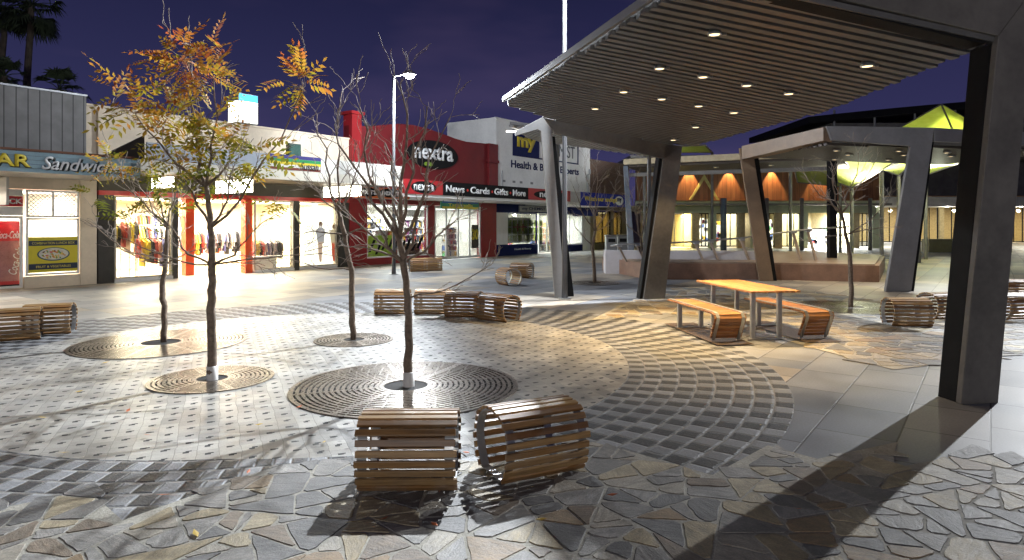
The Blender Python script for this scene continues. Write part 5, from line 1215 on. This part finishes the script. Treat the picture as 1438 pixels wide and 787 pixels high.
# bare tree behind picnic
tree('small bare tree behind the picnic table, in front of the grey shelter leg', 13.8, [(1195, 432, .05), (1195, 395, .046), (1193, 360, .042), (1188, 330, .034), (1182, 300, .026)],
     [(4, (1130, 245), .2, .018), (4, (1165, 225), -.2, .018), (4, (1205, 215), .2, .018), (4, (1230, 225), -.2, .016), (3, (1262, 262), .2, .014), (3, (1135, 340), .2, .012), (3, (1250, 320), -.2, .012), (4, (1150, 262), .4, .014)], False, lv=2)
tree('small bare tree between the pale column and the dark rear column', 19.5, [(835, 398, .055), (834, 370, .05), (832, 345, .045), (836, 325, .036)],
     [(3, (805, 262), .2, .022), (3, (838, 240), -.2, .02), (3, (865, 255), .3, .02), (2, (800, 305), .2, .016), (3, (880, 290), .2, .016), (3, (820, 235), .3, .018)], False, lv=2)
tree('slim bare tree at the end of the handrail beside the dark rear column', 19.0, [(904, 392, .045), (903, 360, .04), (900, 335, .034)],
     [(2, (880, 250), .2, .02), (2, (915, 262), -.2, .018), (2, (862, 290), .2, .015), (1, (925, 315), .2, .014), (2, (895, 235), .3, .016)], False, lv=2)
# fallen leaves
for k, (x, y) in enumerate(((111, 553), (207, 615), (364, 600), (349, 667), (493, 739), (539, 734), (275, 755), (950, 495), (1068, 601), (655, 640), (148, 512), (420, 575), (90, 640), (230, 700), (330, 560), (860, 700), (760, 735), (180, 580), (455, 625), (610, 742), (262, 520), (1120, 720), (60, 590))):
    b = MB(); p = gp(x, y)+Z*.022; a = random.uniform(0, 6.28); dv = Vector((math.cos(a), math.sin(a), 0)); sv = Vector((-dv.y, dv.x, 0)); l_ = random.uniform(.03, .05)
    b.poly([p-dv*l_, p+sv*l_*.35+Z*.006, p+dv*l_+Z*.01, p-sv*l_*.35]); o = b.build('fallen_leaf', mat('fallen_orange', (.45, .10, .02), .6) if k % 2 else mat('fallen_yellow', (.5, .33, .04), .6))
    tag(o, 'small fallen autumn leaf lying on the paving', 'leaf', 'fallen leaves on the paving')

# ------------------------------------------------------------------ palms behind the shops
M_PALM = mat('palm_frond', (.035, .05, .02), .7, 0, .3, 2); M_PT = mat('palm_trunk', (.09, .07, .05), .9, 0, .3, 4, .6)
def palm(label, foot_px, top_px, d, rad, n):
    top = at(*top_px, d); foot = at(foot_px, 313, d); foot.z = 0; t = thing('fan_palm', label, 'palm tree', foot, 0, 'fan palms behind the shops')
    b = MB(); pts = wander(foot, top, 10, .004); b.tube(pts, [.24*(1-.35*k/10)*(1.25 if k in (6,) else 1) for k in range(11)], 10); b.build('trunk', M_PT, t)
    b = MB()
    for k in range(n):
        az = random.uniform(0, 6.283); el = random.uniform(-1.1, 1.25); dv = Vector((math.cos(az)*math.cos(el), math.sin(az)*math.cos(el), math.sin(el)))
        L = rad*random.uniform(.45, .62); p1 = top+dv*L-Z*L*.10; b.tube([top, top+dv*L*.5+Z*.03, p1], [.03, .024, .016], 4)
        sd = dv.cross(Z).normalized(); up = sd.cross(dv).normalized(); fl_ = rad*random.uniform(.38, .52)
        for j in range(15):
            a = -1.35+2.7*j/14; dd = (dv*math.cos(a)+sd*math.sin(a)+up*.06).normalized(); tip = p1+dd*fl_-Z*fl_*random.uniform(.15, .6); wv = (sd*math.cos(a)-dv*math.sin(a))*fl_*.07; m = p1+dd*fl_*.55
            b.poly([p1, m+wv, tip, m-wv])
    b.build('crown', M_PALM, t); return t
palm('tall fan palm with a bare dark trunk rising above the ribbed grey wall', 28, (44, 8), 36, 1.9, 44)
palm('tall fan palm whose crown is cut by the top left corner of the photo', -12, (6, 14), 37, 1.6, 34)
palm('low fan palm whose crown shows just above the ribbed wall, right of the tall trunk', 84, (83, 126), 34, 1.5, 34)
palm('low fan palm at the left edge, its crown just above the ribbed wall', 8, (6, 108), 33, 1.3, 30)

# ------------------------------------------------------------------ litter bins
def bin_(x, y, d, label):
    c = Vector(((x-CX)/F_PX*d, d, 0)); t = thing('litter_bin', label, 'bin', c, 0, 'litter bins by the brick shop')
    b = MB(); b.box(c+Z*.5, (.62, .62, 1.0)); b.build('body', M_GREYP, t, bevel=.03); b = MB(); b.box(c+Z*1.06, (.68, .68, .1)); b.build('lid', M_CHAR, t, bevel=.03); b = MB(); b.box(c+Vector((0, -.312, .8)), (.4, .012, .2)); b.build('opening', M_BLACK, t)
bin_(858, 356, 37, 'grey litter bin nearest the pharmacy awning'); bin_(874, 356, 37.5, 'grey litter bin beside the blue-grey shelter post')
